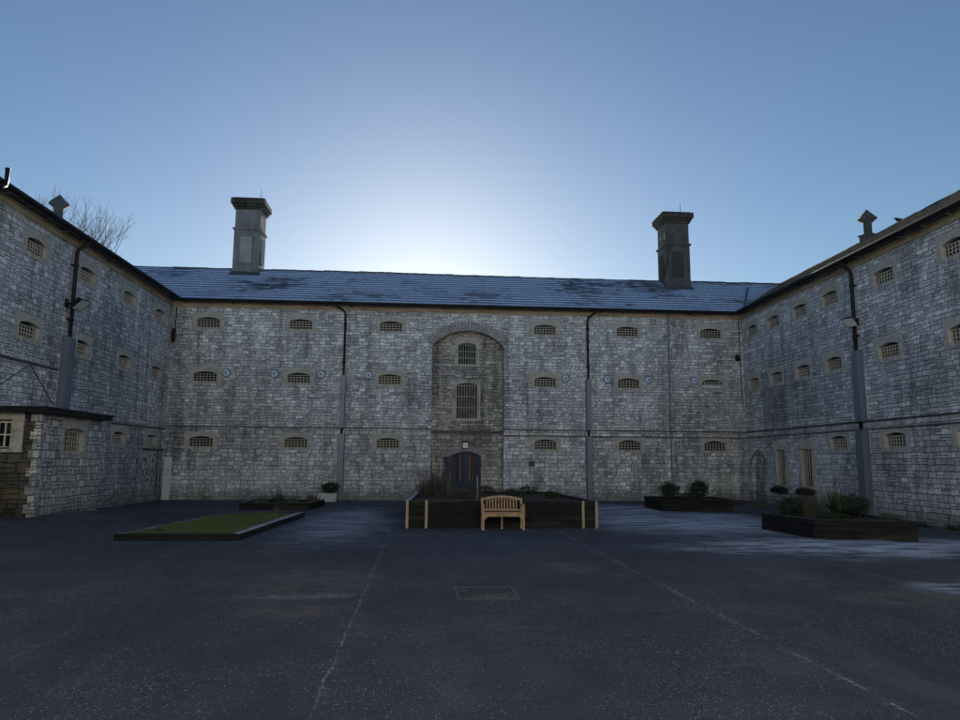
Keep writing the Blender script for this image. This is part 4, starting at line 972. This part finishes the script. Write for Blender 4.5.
# ================================================================== BARE TREES
def tree(name, label, loc, H, seed, lean=(0, 0), spread=1.0, levels=6, sq=1.0):
    rn = random.Random(seed); t = thing(name, label, 'tree', loc, 0, 'bare trees beyond the left wing'); tr_ = MB(); cr = MB()
    def grow(p, d, L, r, lv, mb):
        seg = 4 if lv < 4 else 3; pts = [p]; q = p; dd = d
        for i in range(seg):
            dd = (dd + Vector((rn.gauss(0, .16), rn.gauss(0, .16), rn.gauss(.05, .09)))).normalized(); q = q + dd * L / seg; pts.append(q)
        r1 = max(r * (.66 if lv else .72), .011)
        mb.tube(pts, [r + (r1 - r) * i / seg for i in range(seg + 1)], 7 if lv < 3 else 4 if lv < 5 else 3, cap=False)
        if lv >= levels: return
        n = 3 if lv in (0, 1, 2) else rn.choice((2, 3, 3))
        az = rn.uniform(0, 6.28)
        for k in range(n):
            e = rn.uniform(.32, .72) * spread; a = az + k * 6.283 / n + rn.gauss(0, .35)
            o = dd.orthogonal().normalized(); o2 = dd.cross(o)
            nd = (dd * math.cos(e) + (o * math.cos(a) + o2 * math.sin(a)) * math.sin(e)).normalized(); nd.z += .12; nd.normalize()
            st_ = pts[-1] if (k == 0 or lv == 0) else pts[rn.choice((-1, -2))]
            grow(st_, nd, L * rn.uniform(.62, .86), r1 * rn.uniform(.68, .95) if k else r1, lv + 1, cr if lv + 1 > 0 else mb)
    grow(Vector((0, 0, -.3)), Vector((lean[0], lean[1], 1)).normalized(), H * .30, H * .026, 0, tr_)
    k = H / max(v[2] for v in cr.v); tr_.v = [(a * k * sq, b * k * sq, c * k) for a, b, c in tr_.v]; cr.v = [(a * k * sq, b * k * sq, c * k) for a, b, c in cr.v]
    tr_.build('trunk', 'bark', t); cr.build('crown', 'bark', t)
    return t
tree('bare_tree', 'large leafless tree showing its crown right of the left wing ventilator', (-24.9, 47.5, 0), 19.2, 23, (.0, 0), .8, 7, .62)
tree('bare_tree', 'smaller leafless tree showing thin twigs left of the left wing ventilator', (-28.0, 47.5, 0), 20.4, 8, (0, 0), .6, 7, .45)

# ================================================================== CAMERA, LIGHT
f_, pit, yaw, rol = 709.4225, .1410, .0823, .0072
cy_, sy_ = math.cos(yaw), math.sin(yaw)
fw = Vector((sy_ * math.cos(pit), cy_ * math.cos(pit), math.sin(pit))); rt = Vector((cy_, -sy_, 0)); up = rt.cross(fw)
rt2 = rt * math.cos(rol) + up * math.sin(rol); up2 = -rt * math.sin(rol) + up * math.cos(rol)
cam = bpy.data.cameras.new('camera'); co = bpy.data.objects.new('camera', cam); COL.objects.link(co)
mw = Matrix((( rt2.x, up2.x, -fw.x, 0), (rt2.y, up2.y, -fw.y, 0), (rt2.z, up2.z, -fw.z, 1.8), (0, 0, 0, 1)))
co.matrix_world = mw; cam.sensor_width = 36; cam.lens = f_ / 960 * 36; cam.clip_end = 3000; cam.clip_start = .05
scene.camera = co

EL, AZ = R(13.0), R(0.3)
wd = bpy.data.worlds.new('World'); scene.world = wd; wd.use_nodes = True; nt = wd.node_tree; nt.nodes.clear()
sky = nt.nodes.new('ShaderNodeTexSky'); sky.sky_type = 'NISHITA'; sky.sun_disc = False; sky.sun_elevation = EL; sky.sun_rotation = AZ
sky.altitude = 0; sky.air_density = 1.0; sky.dust_density = .27; sky.ozone_density = 3.0
bg = nt.nodes.new('ShaderNodeBackground'); bg.inputs['Strength'].default_value = .05
wo = nt.nodes.new('ShaderNodeOutputWorld'); nt.links.new(sky.outputs[0], bg.inputs[0]); nt.links.new(bg.outputs[0], wo.inputs[0])
sl = bpy.data.lights.new('sun', 'SUN'); sl.energy = 5.0; sl.angle = R(.5); sl.color = (1, .90, .74)
so = bpy.data.objects.new('sun', sl); COL.objects.link(so)
sd = Vector((math.sin(AZ) * math.cos(EL), math.cos(AZ) * math.cos(EL), math.sin(EL)))
so.rotation_euler = sd.to_track_quat('Z', 'Y').to_euler(); so.location = (0, 60, 30)
scene.view_settings.view_transform = 'Standard'; scene.view_settings.look = 'None'; scene.view_settings.gamma = 1
scene.view_settings.use_curve_mapping = False; scene.view_settings.exposure = 1.2
